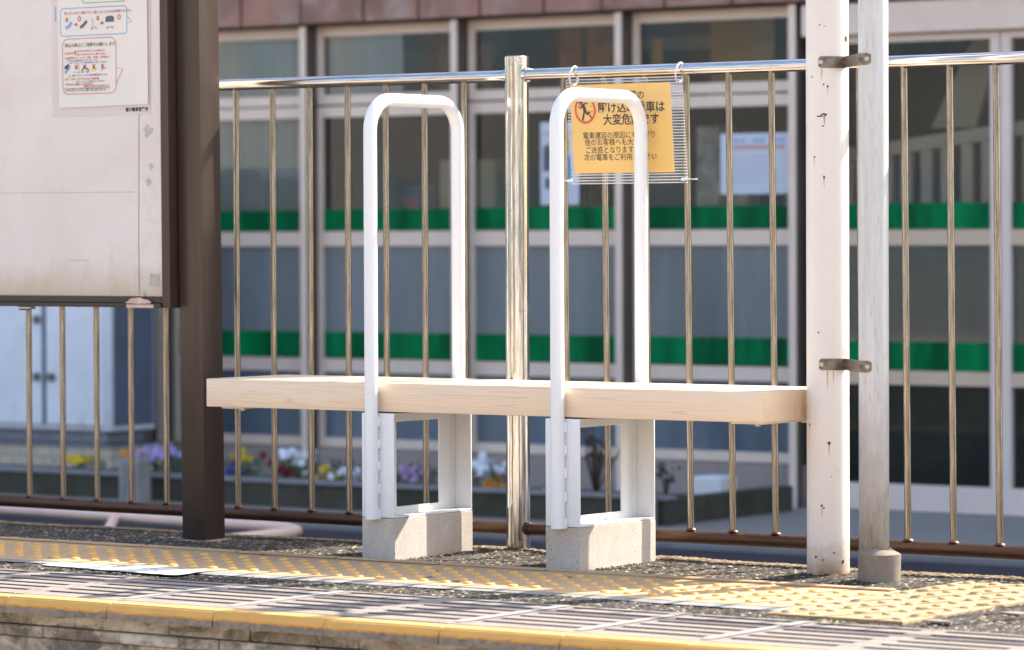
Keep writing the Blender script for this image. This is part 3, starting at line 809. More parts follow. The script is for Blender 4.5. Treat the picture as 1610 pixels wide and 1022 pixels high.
def pk_(s, x, z, size, key, sq=1, bold=.01, al='LEFT', rot=.0): put(s, x, z, size, bold, sq, al, 1, K[key], yp, rot)
# blue box with tail, red box with tail, green box above
bx = rrect(-1.033, -.797, 1.344, 1.418, .010)
stroke(K['ink_blue'], bx[:0] + [p for p in bx if True], .0020, yp, True)
stroke(K['ink_blue'], [(-.797, 1.390), (-.780, 1.375), (-.797, 1.371)], .0020, yp)
stroke(K['ink_green'], rrect(-.955, -.80, 1.430, 1.52, .010), .0016, yp, True)
stroke(K['ink_line_red'], rrect(-1.026, -.836, 1.188, 1.336, .020), .0020, yp, True)
stroke(K['ink_line_red'], [(-.836, 1.253), (-.811, 1.2525), (-.835, 1.212)], .0020, yp)
pk_('特に多いのでご案内です！袋に入れてたためば乗車できます！', -1.019, 1.404, .0087, 'ink_red')
def cross(x, z, s, key='ink_red'):
    for a in (1, -1): stroke(K[key], [(x - s * .8, z - s * a), (x + s * .8, z + s * a)], s * .55, yp)
def circ(x, z, s, key='ink_red'): stroke(K[key], [(x + s * .8 * math.cos(q), z + s * math.sin(q)) for q in [i * math.pi / 8 for i in range(16)]], s * .45, yp, True)
def arrow(x, z, s): 
    flat(K['ink_red'], [(x - s, z - s * .45), (x, z - s * .45), (x, z - s), (x + s, z), (x, z + s), (x, z + s * .45), (x - s, z + s * .45)], yp)
cross(-1.010, 1.388, .0055); stroke(K['ink_blue'], [(-1.014, 1.365), (-1.003, 1.370), (-.992, 1.380)], .0088, yp)
arrow(-.976, 1.374, .006); circ(-.965, 1.389, .006); stroke(K['ink_grey'], [(-.962, 1.365), (-.950, 1.372), (-.938, 1.382)], .0085, yp)
stroke(K['ink_grey'], [(-.918, 1.388), (-.917, 1.372), (-.921, 1.360), (-.915, 1.364), (-.905, 1.368)], .0012, yp)
for px_ in (-.921, -.905): circ(px_, 1.361, .0022, 'ink_grey')
cross(-.899, 1.388, .0055); arrow(-.884, 1.375, .006)
flat(K['ink_grey'], [(-.872, 1.377), (-.842, 1.377), (-.842, 1.390), (-.850, 1.393), (-.864, 1.393), (-.872, 1.389)], yp)
stroke(K['ink_grey'], [(-.868, 1.363), (-.858, 1.364), (-.846, 1.363)], .0014, yp); circ(-.866, 1.361, .002, 'ink_grey'); circ(-.847, 1.361, .002, 'ink_grey')
circ(-.824, 1.389, .006)
pk_('持込み禁止にご理解をお願いします！', -1.018, 1.318, .0112, 'ink_brown')
for (s_, x, z, sz, key) in (('★大きな荷物', -1.018, 1.297, .0072, 'ink_red'), ('縦・横・高さの合計が２５０㎝以内のもの', -.984, 1.302, .0058, 'ink_red'), ('（１辺が２ｍを超えるものは、乗車できません）', -.984, 1.293, .0054, 'ink_red'),
        ('★自転車やスケートボード類・一輪車・三輪車など', -1.018, 1.284, .0070, 'ink_red'), ('折りたたみ式の自転車やキックボードは、ケースに', -1.008, 1.277, .0048, 'ink_navy'),
        ('袋やケースに入っていない場合は乗車をお断りすることがあります', -1.0, 1.271, .0044, 'ink_navy'),
        ('袋やケースに入っていない場合は乗車をお断りします', -.992, 1.2375, .0052, 'ink_navy'), ('★サーフボードやパドルなどの長尺物', -1.018, 1.2275, .0072, 'ink_red'),
        ('袋やケースに入っていれば乗車できることがあります', -.978, 1.2205, .0042, 'ink_navy'), ('★不潔または臭気により他の旅客に', -1.018, 1.2135, .0066, 'ink_red'),
        ('迷惑をかけるおそれのあるもの', -.952, 1.2075, .0066, 'ink_red'), ('持込みが可能なものでも混雑時、乗務員が危険と認める場合はお断りする', -1.018, 1.2015, .0049, 'ink_dkgreen'),
        ('ことがありますので、お客さまのご理解・ご協力をお願いいたします。', -1.018, 1.1965, .0047, 'ink_dkgreen')):
    pk_(s_, x, z, sz, key, 1, .02)
for x, c1 in ((-1.010, 'ink_green'), (-.977, 'ink_blue'), (-.947, 'ink_grey'), (-.915, 'ink_yellow'), (-.884, 'ink_line_red')):
    if c1 == 'ink_grey':
        circ(x - .008, 1.249, .004, c1); circ(x + .010, 1.250, .005, c1); stroke(K['ink_red'], [(x - .010, 1.252), (x + .001, 1.262), (x + .008, 1.254)], .003, yp)
    elif c1 == 'ink_yellow': flat(K[c1], [(x - .008, 1.246), (x + .009, 1.250), (x + .008, 1.258), (x - .002, 1.256)], yp)
    elif c1 == 'ink_green': stroke(K['ink_blue'], [(x - .008, 1.245), (x + .010, 1.262)], .007, yp); stroke(K['ink_grey'], [(x - .010, 1.258), (x + .008, 1.268)], .005, yp)
    elif c1 == 'ink_blue': stroke(K['ink_grey'], [(x + .008, 1.268), (x + .010, 1.246), (x - .010, 1.247)], .0012, yp); circ(x + .010, 1.246, .002, c1)
    else: stroke(K[c1], [(x - .004, 1.248), (x + .004, 1.254), (x + .012, 1.256)], .0025, yp)
    cross(x, 1.260, .0058)
flat(K['ink_yellow'], [(-1.006, 1.233), (-.997, 1.233), (-1.0015, 1.243)], yp)
for k, v in K.items(): v.build('printing', M[k], poster)

# =================================================================== WHITE POLE, CONDUIT, STRAPS
pole = thing('pole', (1.323, .197, 0), 'thick cream painted steel pole with rust chips at the right end of the bench', 'pole')
MB().cyl((1.323, .197, -.03), (1.323, .197, 4.2), .0500, n=64, cap=True).build('shaft', M['pole'], pole, smooth=40)
m = MB()
def chip(z, ang, sx_, sz_):
    # ang degrees on the shaft, measured from the camera-facing direction towards the right
    a = math.atan2(-.816, .578) + R(ang); n_ = 11; vs = []
    for i in range(n_):
        q = 2 * math.pi * i / n_; rr_ = random.uniform(.65, 1.15)
        aa = a + math.cos(q) * sx_ * rr_ / .05; zz = z + math.sin(q) * sz_ * rr_
        vs.append(m.bm.verts.new((1.323 + .0503 * math.cos(aa), .197 + .0503 * math.sin(aa), zz)))
    m.bm.faces.new(vs)
for z, a, sx_, sz_ in ((1.081, -15, .010, .0045), (1.078, -28, .006, .002), (.936, -14, .0022, .0055), (.983, -42, .0025, .003), (1.20 + .09, -25, .002, .002), (1.287, -10, .0016, .0016), (1.152, -15, .0022, .0022), (1.147, -4, .0024, .0032), (1.170, -50, .002, .003),
        (.318, -2, .0040, .0048), (.360, -62, .0035, .004), (.172, -22, .0028, .004), (.166, -16, .0022, .003), (.24, 4, .0012, .0015), (.205, -8, .0010, .001), (.575, -31, .0022, .0028), (.052, -40, .004, .003), (.045, -20, .0025, .0025), (.062, 10, .003, .002), (.04, 38, .004, .006), (1.055, -17, .003, .002)):
    chip(z, a, sx_, sz_)
m.build('rust_chip', M['rustchip'], pole)
m = MB()
for z, ang, L, wq in ((1.076, -13, .022, .0022), (.930, -14, .020, .0012), (.979, -42, .018, .0012), (1.143, -4, .016, .0012), (.313, -2, .030, .0014), (.168, -22, .026, .0013), (.357, -62, .02, .0015), (.486, -6, .045, .0020), (.486, 10, .030, .0014), (1.188, -20, .03, .0016)):
    a = math.atan2(-.816, .578) + R(ang); vs = []
    for (q, zz) in ((-wq, z), (wq, z), (wq * .8, z - L * .6), (0, z - L), (-wq * .7, z - L * .5)):
        aa = a + q / .05; vs.append(m.bm.verts.new((1.323 + .05018 * math.cos(aa), .197 + .05018 * math.sin(aa), zz)))
    m.bm.faces.new(vs)
m.build('rust_run', mat('tan_rust_run', (.56, .38, .24), .5, var=.2, scale=60), pole)
cond = thing('conduit', (1.505, .105, 0), 'slim grey galvanised conduit rising from a dirty round sleeve right of the cream pole', 'conduit')
MB().cyl((1.4985, .1055, .05), (1.4985, .1055, 4.2), .0345, n=48).build('pipe', M['conduit'], cond, smooth=40)
s_ = MB().cyl((1.510, .107, -.03), (1.512, .107, .0700), .0488, .0492, n=48)
s_.build('sleeve', M['socket'], cond, smooth=35)
m = MB(); A_, B_ = [], []
for i in range(40):
    q = 2 * math.pi * i / 40; c_, d_ = math.cos(q), math.sin(q)
    A_.append(m.bm.verts.new((1.512 + .0490 * c_, .107 + .0490 * d_, .0702))); B_.append(m.bm.verts.new((1.4995 + .0362 * c_, .1057 + .0362 * d_, .0835 + .0015 * math.sin(4 * q))))
for i in range(40): m.bm.faces.new((A_[i], A_[(i + 1) % 40], B_[(i + 1) % 40], B_[i]))
m.build('sealant', M['socket'], cond, smooth=60)
# straps: a band over the front of both pipes
st_group = 'pipe straps tying the conduit to the cream pole'
for zc, lab in ((1.2035, 'rusty metal pipe strap at railing height, upper of the two between the pole and conduit'), (.5010, 'rusty metal pipe strap above bench height, lower of the two between the pole and conduit')):
    st = thing('pipe_strap', (1.41, .12, zc), lab, 'strap', st_group)
    hh = .0135
    a0 = math.atan2(-.816, .578)
    P = [(1.323 + .0518 * math.cos(a0 + R(q)), .197 + .0518 * math.sin(a0 + R(q))) for q in range(-28, 46, 6)]
    P += [(1.4985 + .0365 * math.cos(a0 + R(q)), .1055 + .0365 * math.sin(a0 + R(q))) for q in (-72, -60, -45, -30, -14)]
    for part, mtr in (('band', M['strap']),):
        mm = MB(); pv = None
        for i, (x, y) in enumerate(P):
            e = hh if 0 < i < len(P) - 1 else hh * .72
            cur = [mm.bm.verts.new((x, y, zc - e)), mm.bm.verts.new((x, y, zc + e))]
            if pv: mm.bm.faces.new((pv[0], cur[0], cur[1], pv[1]))
            pv = cur
        bmesh.ops.recalc_face_normals(mm.bm, faces=mm.bm.faces)
        bmesh.ops.solidify(mm.bm, geom=list(mm.bm.faces), thickness=.0022)
        mm.build(part, mtr, st)
    for i in (1, 12, 14, 16):
        x, y = P[i]; b_ = MB(); c = Vector((x + .578 * .003, y - .816 * .003, zc))
        b_.cyl(c - Vector((.0014, -.002, 0)), c + Vector((.0014, -.002, 0)), .0052, n=10); b_.build('strap_bolt', M['ink_brown'] if i in (12, 14) else M['bolt'], st, smooth=40)

# =================================================================== SMALL THINGS ON THE PLATFORM
def floor_sticker():
    st = MB()
    # rounded parallelogram lying on the ground
    def mp(u, v): # u along, v across
        a, b = Vector((-.437, -.600)), Vector((.035, -.640)); c = Vector((-.015, .150))
        p = a + (b - a) * u + c * v; return (p.x, p.y - .0 * u)
    pts = [mp(u, v) for u, v in rrect(0, 1, 0, 1, .10, 6)]
    vs = [st.bm.verts.new((x, y, .0056 if y > -.70 else .0058)) for x, y in pts]; st.bm.faces.new(vs)
    s = st.build('floor_sticker', M['white_bright'], None, loc=(-.2, -.55, .0056))
    tag(s, 'rounded white floor sticker with green border and print beside the yellow paving', 'floor sticker')
    g = MB()
    def line(a, b, wd):
        (x0, y0), (x1, y1) = mp(*a), mp(*b); t = Vector((x1 - x0, y1 - y0)).normalized() * 1; n_ = Vector((-t.y, t.x)) * wd / 2
        g.bm.faces.new([g.bm.verts.new((x, y, .0064)) for x, y in ((x0 + n_.x, y0 + n_.y), (x1 + n_.x, y1 + n_.y), (x1 - n_.x, y1 - n_.y), (x0 - n_.x, y0 - n_.y))])
    line((.07, .93), (.95, .93), .004); line((.965, .88), (.965, .2), .004); line((.035, .15), (.035, .8), .003); line((.06, .06), (.93, .06), .003)
    for u, v, L in ((.12, .62, .10), (.24, .66, .04), (.30, .5, .08), (.42, .60, .12), (.43, .45, .10), (.60, .62, .05), (.67, .60, .06), (.2, .35, .12), (.36, .32, .05)):
        for q in range(int(L / .018)):
            line((u + q * .018, v - .05), (u + q * .018 + .008, v + .05), .0035)
            line((u + q * .018, v), (u + q * .018 + .012, v), .0035)
    g.build('green_print', M['ink_green'], s)
    k = MB(); c_ = mp(.84, .42)
    for i in range(24):
        a, b = 2 * math.pi * i / 24, 2 * math.pi * (i + 1) / 24
        k.bm.faces.new([k.bm.verts.new((c_[0] + r * math.cos(q), c_[1] + .55 * r * math.sin(q), .0064)) for r, q in ((.040, a), (.040, b), (.036, b), (.036, a))])
    k.build('grey_emblem', M['ink_grey'], s)
floor_sticker()
def weed(x, y, z, s, lab):
    m = MB()
    for i in range(9):
        a = random.uniform(0, 6.28); L = s * random.uniform(.5, 1); h = s * random.uniform(.3, .9)
        d = Vector((math.cos(a), math.sin(a), 0)); n_ = Vector((-d.y, d.x, 0)) * L * .28; b = Vector((x, y, z))
        m.quad(b, b + d * L * .5 + n_ + Vector((0, 0, h * .7)), b + d * L + Vector((0, 0, h)), b + d * L * .5 - n_ + Vector((0, 0, h * .7)))
    o = m.build('weed', M['weed'], None, loc=(x, y, z)); tag(o, lab, 'weed', 'small weeds in the platform cracks')
weed(1.868, -.712, .003, .014, 'tiny green weed sprouting from the joint before the slotted slabs, near the paving junction')
weed(1.838, -.718, .003, .007, 'tiniest yellow green weed, left of the other sprout in the slab joint')
weed(2.295, -.655, .003, .024, 'green leafy weed at the bottom right corner beside a white pebble')
m = MB(); m.sph((2.40, -.60, .006), .013, (1, .7, .6), 10)
for v in m.bm.verts: v.co += Vector([random.uniform(-.0015, .0015) for _ in range(3)])
o = m.build('pebble', M['stone'], None, loc=(2.40, -.60, 0)); tag(o, 'pale pebble lying right of the leafy weed at the bottom right', 'pebble')
def chipp(x, y, pts, lab):
    m = MB(); m.prism([(x + a, y + b) for a, b in pts], .0035, .0075, axis=2); o = m.build('paving_chip', M['slab'], None, loc=(x, y, .0035)); tag(o, lab, 'chip', 'broken pale chips on the asphalt')
chipp(2.10, -.35, [(-.03, -.015), (.025, -.028), (.035, .012), (-.01, .022)], 'flat pale chip lying on dark asphalt right of the tactile branch')
chipp(2.055, -.585, [(-.04, -.012), (.03, -.02), (.02, .012), (-.02, .02)], 'larger cracked pale chip against the front corner of the tactile branch')

gm = MB()
def grit(x, y, s_):
    z = .003 + s_ * .25; m = bmesh.new(); bmesh.ops.create_icosphere(m, subdivisions=1, radius=s_)
    for v in m.verts: v.co = Vector((v.co.x * random.uniform(.7, 1.2), v.co.y * random.uniform(.7, 1.2), v.co.z * random.uniform(.5, .9)))
    gm.add(m, Matrix.Translation((x, y, z)))
for bx in (.1018, .6572):
    for i in range(70):
        e = random.random()
        if e < .35: x, y = bx + random.uniform(-.01, .11), -.008 - abs(random.gauss(0, .008))
        else: x, y = bx + .104 + abs(random.gauss(0, .012)), random.uniform(0, .33)
        grit(x, y, random.uniform(.0015, .0040))
for cx_, cy_, r_ in ((1.323, .197, .055), (1.512, .107, .053), (PX, F, .034), (-.60, .215, .058)):
    for i in range(46):
        a = random.uniform(0, 6.28); rr_ = r_ * random.uniform(1.0, 1.3); grit(cx_ + rr_ * math.cos(a), cy_ + rr_ * math.sin(a), random.uniform(.0015, .0045))
for i in range(150):
    grit(random.uniform(-1.2, 2.3), random.choice([random.uniform(-.03, .42), random.uniform(-.70, -.54)]), random.uniform(.001, .0028))
for i in range(40): grit(random.uniform(-.6, 2.2), random.uniform(-1.12, -.70), random.uniform(.0008, .002))
o = gm.build('loose_grit', mat('mixed_grit', (.26, .22, .18), .9, var=.7, scale=160), None); tag(o, kind='stuff')
# leaf scraps and dirt marks on the yellow paving
lm = MB()
for (x, y, L, a) in ((.50, -.235, .020, .1), (.585, -.375, .024, .3), (.70, -.43, .034, -.1), (.86, -.20, .018, .9), (-.14, -.10, .022, .2), (-.52, -.47, .020, 0), (1.71, -.17, .018, .2), (1.00, -.30, .006, 1), (.96, -.40, .007, .6)):
    d = Vector((math.cos(a), math.sin(a), 0)) * L / 2; n_ = Vector((-d.y, d.x, 0)) * .35; c = Vector((x, y, .0078))
    lm.quad(c - d, c - n_ + Vector((0, 0, .001)), c + d, c + n_ + Vector((0, 0, .002)))
o = lm.build('leaf_scraps', mat('dark_dry_scrap', (.035, .035, .045), .8, var=.3), None); tag(o, kind='stuff')

# =================================================================== BEYOND THE FENCE
# pink hoop barrier on the road side
hb = thing('hoop_barrier', (-3.2, 3.0, -.47), 'low pale pink pipe hoop barrier behind the railing on the left', 'barrier')
zb = -.25
hpath = [(-6.0, 3.55, zb), (-4.25, 3.335, zb), (-3.3, 3.235, zb), (-2.83, 3.215, zb), (-2.70, 3.19, zb), (-2.60, 3.12, zb), (-2.565, 3.03, zb), (-2.56, 2.93, zb), (-2.57, 2.80, -.252), (-2.62, 2.60, -.262), (-2.75, 2.35, -.30), (-2.88, 2.15, -.38), (-2.95, 2.05, -.47)]
MB().tube(hpath, .0195, 18).build('rail_hoop', M['pink'], hb, smooth=50)
MB().tube([(-3.595, 3.27, zb), (-2.93, 2.42, -.285), (-2.80, 2.30, -.47)], .0185, 16).build('brace', M['pink'], hb, smooth=50)
MB().tube([(-4.9, 3.40, zb), (-4.9, 3.40, -.47)], .0185, 16).build('leg', M['pink'], hb, smooth=50)

# ---------- shop building
D = 6.75
bld = thing('building', (-3, D, -.4), 'low shop building with brown stone fascia, pinkish grey windows and green bands behind the fence', 'building')
Df = D + .08
cl, clj = MB(), MB()
jx = [-5.81, -5.44, -5.06, -4.735, -4.38, -4.02, -3.70, -3.36, -3.005, -2.65]
xs_ = [-12 + .37 * i for i in range(17)]; xs_ = [x for x in xs_ if x < -6.0] + jx + [-2.65 + .37 * i for i in range(1, 26)]
for i in range(len(xs_) - 1):
    for (z0, z1) in ((1.822, 2.42), (2.432, 3.02), (3.032, 3.62)):
        cl.box(xs_[i] + .006, xs_[i + 1] - .006, D - .03 + random.uniform(0, .006), D + .05, z0, z1, .004, 1)
clj.box(-12, 6.6, D - .005, D + .3, 1.812, 3.64)
cl.build('stone_fascia', M['clad'], bld); clj.build('fascia_backing', M['clad_dark'], bld)
MB().box(-12, 6.6, D + .1, D + 9, 3.64, 3.7).box(-12, -6.45, D + .02, D + 9, -.4, 3.64).build('side_wall', M['base_wall'], bld)
# unseen blocks added above the frame, heights shaped to shade road and left platform
MB().box(2.711, 6.6, D + .02, D + 9, 3.7, 6.05).box(-12, 2.71, D + .02, D + 9, 3.7, 7.2).build('added_shade_storeys', M['base_wall'], bld)
MB().box(-12.2, 2.73, D - .0, D + 9, 7.2, 7.27).build('added_shade_roof', M['base_wall'], bld)
MB().box(-6.45, -2.68, Df - .02, Df + .12, -.42, -.215).build('base_wall', M['base_wall'], bld)
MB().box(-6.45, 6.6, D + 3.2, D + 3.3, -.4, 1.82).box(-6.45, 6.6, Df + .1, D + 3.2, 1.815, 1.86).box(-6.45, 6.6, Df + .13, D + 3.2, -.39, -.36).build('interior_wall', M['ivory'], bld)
bays = [-6.365, -5.450, -4.550, -3.628, -2.712]
for i, xp in enumerate(bays):
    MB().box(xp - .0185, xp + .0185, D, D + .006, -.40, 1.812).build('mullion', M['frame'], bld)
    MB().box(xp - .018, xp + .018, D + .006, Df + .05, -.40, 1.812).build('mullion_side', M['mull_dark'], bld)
def framebox(mb, x0, x1, z0, z1, w_, y0, y1, wt=None, wb=None):
    wt = w_ if wt is None else wt; wb = w_ if wb is None else wb
    mb.box(x0, x0 + w_, y0, y1, z0, z1); mb.box(x1 - w_, x1, y0, y1, z0, z1)
    mb.box(x0 + w_, x1 - w_, y0, y1, z1 - wt, z1); mb.box(x0 + w_, x1 - w_, y0, y1, z0, z0 + wb)
for i in range(4):
    xa, xb = bays[i] + .026, bays[i + 1] - .026
    up = MB(); framebox(up, xa, xb, 1.438, 1.812, .036, Df, Df + .035, .048, .046)
    u = up.build('upper_window', M['frame'], bld)
    MB().box(xa + .036, xb - .036, Df + .014, Df + .018, 1.484, 1.764).build('pane', M['glass'], u)
    lo_ = MB(); framebox(lo_, xa, xb, -.21, 1.428, .030, Df, Df + .035, .052, .045)
    lo_.box(xa + .030, xb - .030, Df - .002, Df + .036, .757, .827); lo_.box(xa + .030, xb - .030, Df - .002, Df + .036, .152, .216)
    l = lo_.build('lower_window', M['frame'], bld)
    MB().box(xa + .03, xb - .03, Df + .014, Df + .018, .827, 1.376).build('pane', M['glass'], l)
    MB().box(xa + .03, xb - .03, Df + .010, Df + .0125, .832, .934 if i else .930).build('green_band', M['green'], l)
    MB().box(xa + .03, xb - .03, Df + .014, Df + .018, .345, .757).build('frosted_pane', M['film'], l)
    MB().box(xa + .03, xb - .03, Df + .009, Df + .0138, .222, .345).build('green_band', M['green'], l)
    MB().box(xa + .03, xb - .03, Df + .014, Df + .018, -.165, .152).build('frosted_pane', M['film2'], l)
    MB().box(xa - .026, xb + .026, Df + .03, Df + .05, 1.80, 1.8145).build('head_gap', M['mull_dark'], bld)
# doors
MB().box(-2.665, 6.6, D + .0, D + .10, 1.668, 1.806, .004, 1).build('door_header', M['frame'], bld)
dx = -2.655
for k in range(9):
    xa, xb = dx + k * .945, dx + (k + 1) * .945 - .006
    d_ = MB(); framebox(d_, xa, xb, -.395, 1.664, .045, Df - .03, Df + .01, .03, .115)
    d = d_.build('door', M['frame_light'], bld)
    MB().box(xa + .045, xb - .045, Df - .004, Df - .001, -.28, 1.634).build('pane', M['glass'], d)
    for z0, z1 in ((.826, .938), (.215, .338)): MB().box(xa + .045, xb - .045, Df - .012, Df - .008, z0, z1).build('green_band', M['green'], d)
    for z0, z1 in ((.755, .822), (.152, .213)): MB().box(xa + .045, xb - .045, Df - .0325, Df - .012, z0, z1).build('door_bar', M['door_rail'], d)
    MB().box(xa + .045, xb - .045, Df + .0005, Df + .003, .338, .755).build('frosted_pane', M['film'], d)
    MB().box(xa + .045, xb - .045, Df + .0005, Df + .003, -.28, .152).build('tinted_pane', M['doorfilm'], d)
# notices on the glass
def notice(x0, x1, z0, z1, lab, mt, y=Df + .004, name='notice', cat='notice'):
    m = MB(); m.box(x0, x1, y, y + .0015, z0, z1); o = m.build(name, mt, None, loc=((x0 + x1) / 2, y, z0)); tag(o, lab, cat); return o
n1 = notice(-3.135, -2.750, .985, 1.255, 'bluish white paper notice with a red printed line in the window left of the door', M['paper_w'])
m = MB()
for z, x0_, x1_, key in ((1.222, -3.10, -2.80, 0),):
    for q in range(9): 
        if q in (3, 6): continue
        flat(m, [(x0_ + q * .034, z - .006), (x0_ + q * .034 + .026, z - .006), (x0_ + q * .034 + .026, z + .006), (x0_ + q * .034, z + .006)], lambda z_: Df + .0035)
m.build('blue_print', M['ink_blue'], n1)
m = MB()
for q in range(11):
    x = -3.09 + q * .027; flat(m, [(x, 1.184), (x + .019, 1.184), (x + .019, 1.202), (x, 1.202)], lambda z_: Df + .0035)
m.build('red_print', M['ink_line_red'], n1)
m = MB()
for j in range(6):
    for q in range(random.randint(10, 16)):
        x = -3.08 + q * .018; z = 1.150 - j * .022; flat(m, [(x, z - .003), (x + .012, z - .003), (x + .012, z + .003), (x, z + .003)], lambda z_: Df + .0035)
m.build('grey_print', mat('pale_grey_print', (.40, .43, .50), .6), n1)
n2 = notice(-4.115, -3.90, .946, 1.326, 'tall pale poster with small figures inside the window behind the right hoop', M['paper_w'], name='window_poster', cat='poster')
m = MB()
for q in range(6): flat(m, [(-4.10 + q * .03, 1.268), (-4.08 + q * .03, 1.268), (-4.08 + q * .03, 1.280), (-4.10 + q * .03, 1.280)], lambda z_: Df + .0035)
m.build('red_print', M['ink_line_red'], n2)
m = MB(); flat(m, [(-4.10, 1.10), (-4.06, 1.10), (-4.05, 1.20), (-4.07, 1.23), (-4.10, 1.21)], lambda z_: Df + .0035); flat(m, [(-4.09, 1.02), (-4.06, 1.02), (-4.06, 1.07), (-4.09, 1.07)], lambda z_: Df + .0035); m.build('dark_figure', M['ink_grey'], n2)
m = MB(); flat(m, [(-3.99, 1.06), (-3.94, 1.06), (-3.94, 1.17), (-3.99, 1.17)], lambda z_: Df + .0035); m.build('blue_figure', M['ink_blue'], n2)
m = MB(); flat(m, [(-4.01, 1.20), (-3.95, 1.20), (-3.95, 1.25), (-4.01, 1.25)], lambda z_: Df + .0035); m.build('yellow_mark', M['ink_yellow'], n2)
n3 = notice(-2.635, -2.47, 1.20, 1.64, 'narrow banner of blue, yellow and red on the door glass behind the cream pole', M['ink_blue'], y=Df - .010, name='banner', cat='banner')
m = MB(); m.box(-2.635, -2.47, Df - .0125, Df - .0102, 1.36, 1.50); m.build('yellow_block', M['ink_yellow'], n3)
m = MB(); m.box(-2.635, -2.47, Df - .0125, Df - .0102, 1.20, 1.36); m.build('red_block', M['ink_red'], n3)
# inside the shop
def inside(name, boxes, mt, lab, cat):
    m = MB()
    for b in boxes: m.box(*b, .004, 1)
    o = m.build(name, mt, None, loc=((boxes[0][0] + boxes[0][1]) / 2, boxes[0][2], boxes[0][4])); tag(o, lab, cat); return o
m = MB(); n_ = 60
for (xa, xb, za, zb_) in ((-6.33, -5.48, .93, 1.80),):
    pv = None
    for i in range(n_ + 1):
        x = xa + (xb - xa) * i / n_; y = Df + .055 + .014 * math.sin(i * 1.35)
        cur = (m.bm.verts.new((x, y, za)), m.bm.verts.new((x, y, zb_)))
        if pv: m.bm.faces.new((pv[0], cur[0], cur[1], pv[1]))
        pv = cur
o = m.build('pale_panel', M['pale_panel'], None, loc=(-5.9, Df + .2, .9), smooth=60); tag(o, 'pale grey folded panel added behind the leftmost visible window, standing in for its bright reflection', 'pale_panel')  # added folded panel stands in for light reflected by this pane
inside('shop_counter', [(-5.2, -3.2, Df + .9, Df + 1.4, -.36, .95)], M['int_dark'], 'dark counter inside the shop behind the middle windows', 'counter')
inside('cardboard_box', [(-4.95, -4.62, Df + .35, Df + .6, .80, 1.17)], mat('beige_box', (.74, .62, .45), .8), 'beige box on the sill behind the window left of the railing post', 'box')
inside('red_folder', [(-5.12, -5.04, Df + .3, Df + .33, .80, .99)], mat('red_folder', (.62, .04, .07), .6), 'small red folder standing beside the beige box inside the window', 'folder')
inside('white_vase', [(-4.30, -4.20, Df + .4, Df + .5, .80, 1.10)], mat('grey_jug', (.75, .75, .72), .6), 'pale grey slim container inside the window left of the steel post', 'container')
inside('window_blind', [(-5.38, -4.93, Df + .030, Df + .036, 1.49, 1.80)], M['pale_panel'], 'pale grey blind filling the left half of the second upper window', 'blind')
inside('brown_partition', [(-4.92, -4.60, Df + .3, Df + .34, 1.40, 1.72)], mat('brown_partition', (.30, .17, .135), .7), 'brown partition inside the right half of the second upper window', 'partition')
inside('bulletin_stack', [(-3.42, -3.30, Df + .25, Df + .4, .80, 1.30), (-3.29, -3.17, Df + .3, Df + .4, .80, 1.12)], mat('pale_leaflets', (.78, .75, .75), .7, var=.6, scale=12), 'pale leaflets racked inside the window between the sign and the white notice', 'leaflet rack')
inside('grey_locker', [(-4.02, -3.88, Df + .5, Df + .9, .80, 1.36)], mat('warm_grey_locker', (.60, .58, .54), .6), 'warm grey locker inside the window right of the window poster', 'locker')
inside('blue_tub', [(-5.30, -5.10, Df + .5, Df + .8, .80, 1.05)], mat('slate_blue_tub', (.14, .16, .26), .6), 'slate blue tub standing on the sill left of the beige box inside the window', 'tub')
inside('ceiling_lamp_strip', [(-4.40, -3.75, Df + 1.0, Df + 1.2, 1.70, 1.76)], mat('pale_fitting', (.6, .6, .58), .6), 'long pale ceiling fitting inside the upper window behind the railing post', 'fitting')
inside('beige_screen', [(-1.60, -1.15, Df + .3, Df + .33, 1.20, 1.62)], mat('warm_beige_screen', (.78, .66, .54), .7), 'warm beige screen inside the glass door at the far right edge', 'screen')
inside('display_stand', [(-1.60, -1.20, Df + .3, Df + .5, .30, 1.02)], mat('mottled_display', (.42, .30, .28), .7, var=.8, scale=9), 'mottled dark red display below the beige screen inside the far right door', 'display')
o = MB().prism([(-2.24, 1.27), (-2.02, 1.27), (-1.90, 1.66), (-2.03, 1.66)], Df + .32, Df + .35, axis=1).build('reflected_beam', mat('tan_beam', (.62, .52, .40), .8), None, loc=(-2.05, Df + .33, 1.27)); tag(o, 'tan slanting bar added inside the glass door, standing in for reflected beams', 'reflected_shape')  # added slanting bar in place of diagonal beams reflected in the door
inside('yellow_panel', [(-3.5, -3.16, Df + .5, Df + .52, 1.45, 1.80)], mat('ochre_panel', (.74, .50, .16), .7), 'ochre panel hung inside the upper window behind the sign', 'panel')
inside('orange_card', [(-3.58, -3.52, Df + .12, Df + .13, 1.53, 1.70)], mat('orange_card', (.85, .38, .06), .7), 'small orange card in the upper window right of the steel post', 'card')
inside('wall_scroll', [(-3.02, -2.93, Df + .7, Df + .72, 1.28, 1.74)], mat('sand_scroll', (.80, .64, .36), .7), 'narrow sand coloured hanging inside the upper window left of the door', 'hanging')
inside('coloured_display', [(-4.42, -4.30, Df + .6, Df + .62, 1.42, 1.80), (-4.26, -4.12, Df + .6, Df + .62, 1.40, 1.80)], mat('rust_orange_cloth', (.70, .24, .07), .8, var=.6, scale=5), 'rusty orange cloths hung inside the upper window behind the steel post', 'cloth')
inside('display_shelf', [(-3.5, -3.1, Df + .5, Df + .8, .80, 1.02)], mat('dusky_goods', (.42, .22, .20), .8, var=.6, scale=9), 'dusky red goods on a shelf inside the window below the yellow sign', 'shelf')
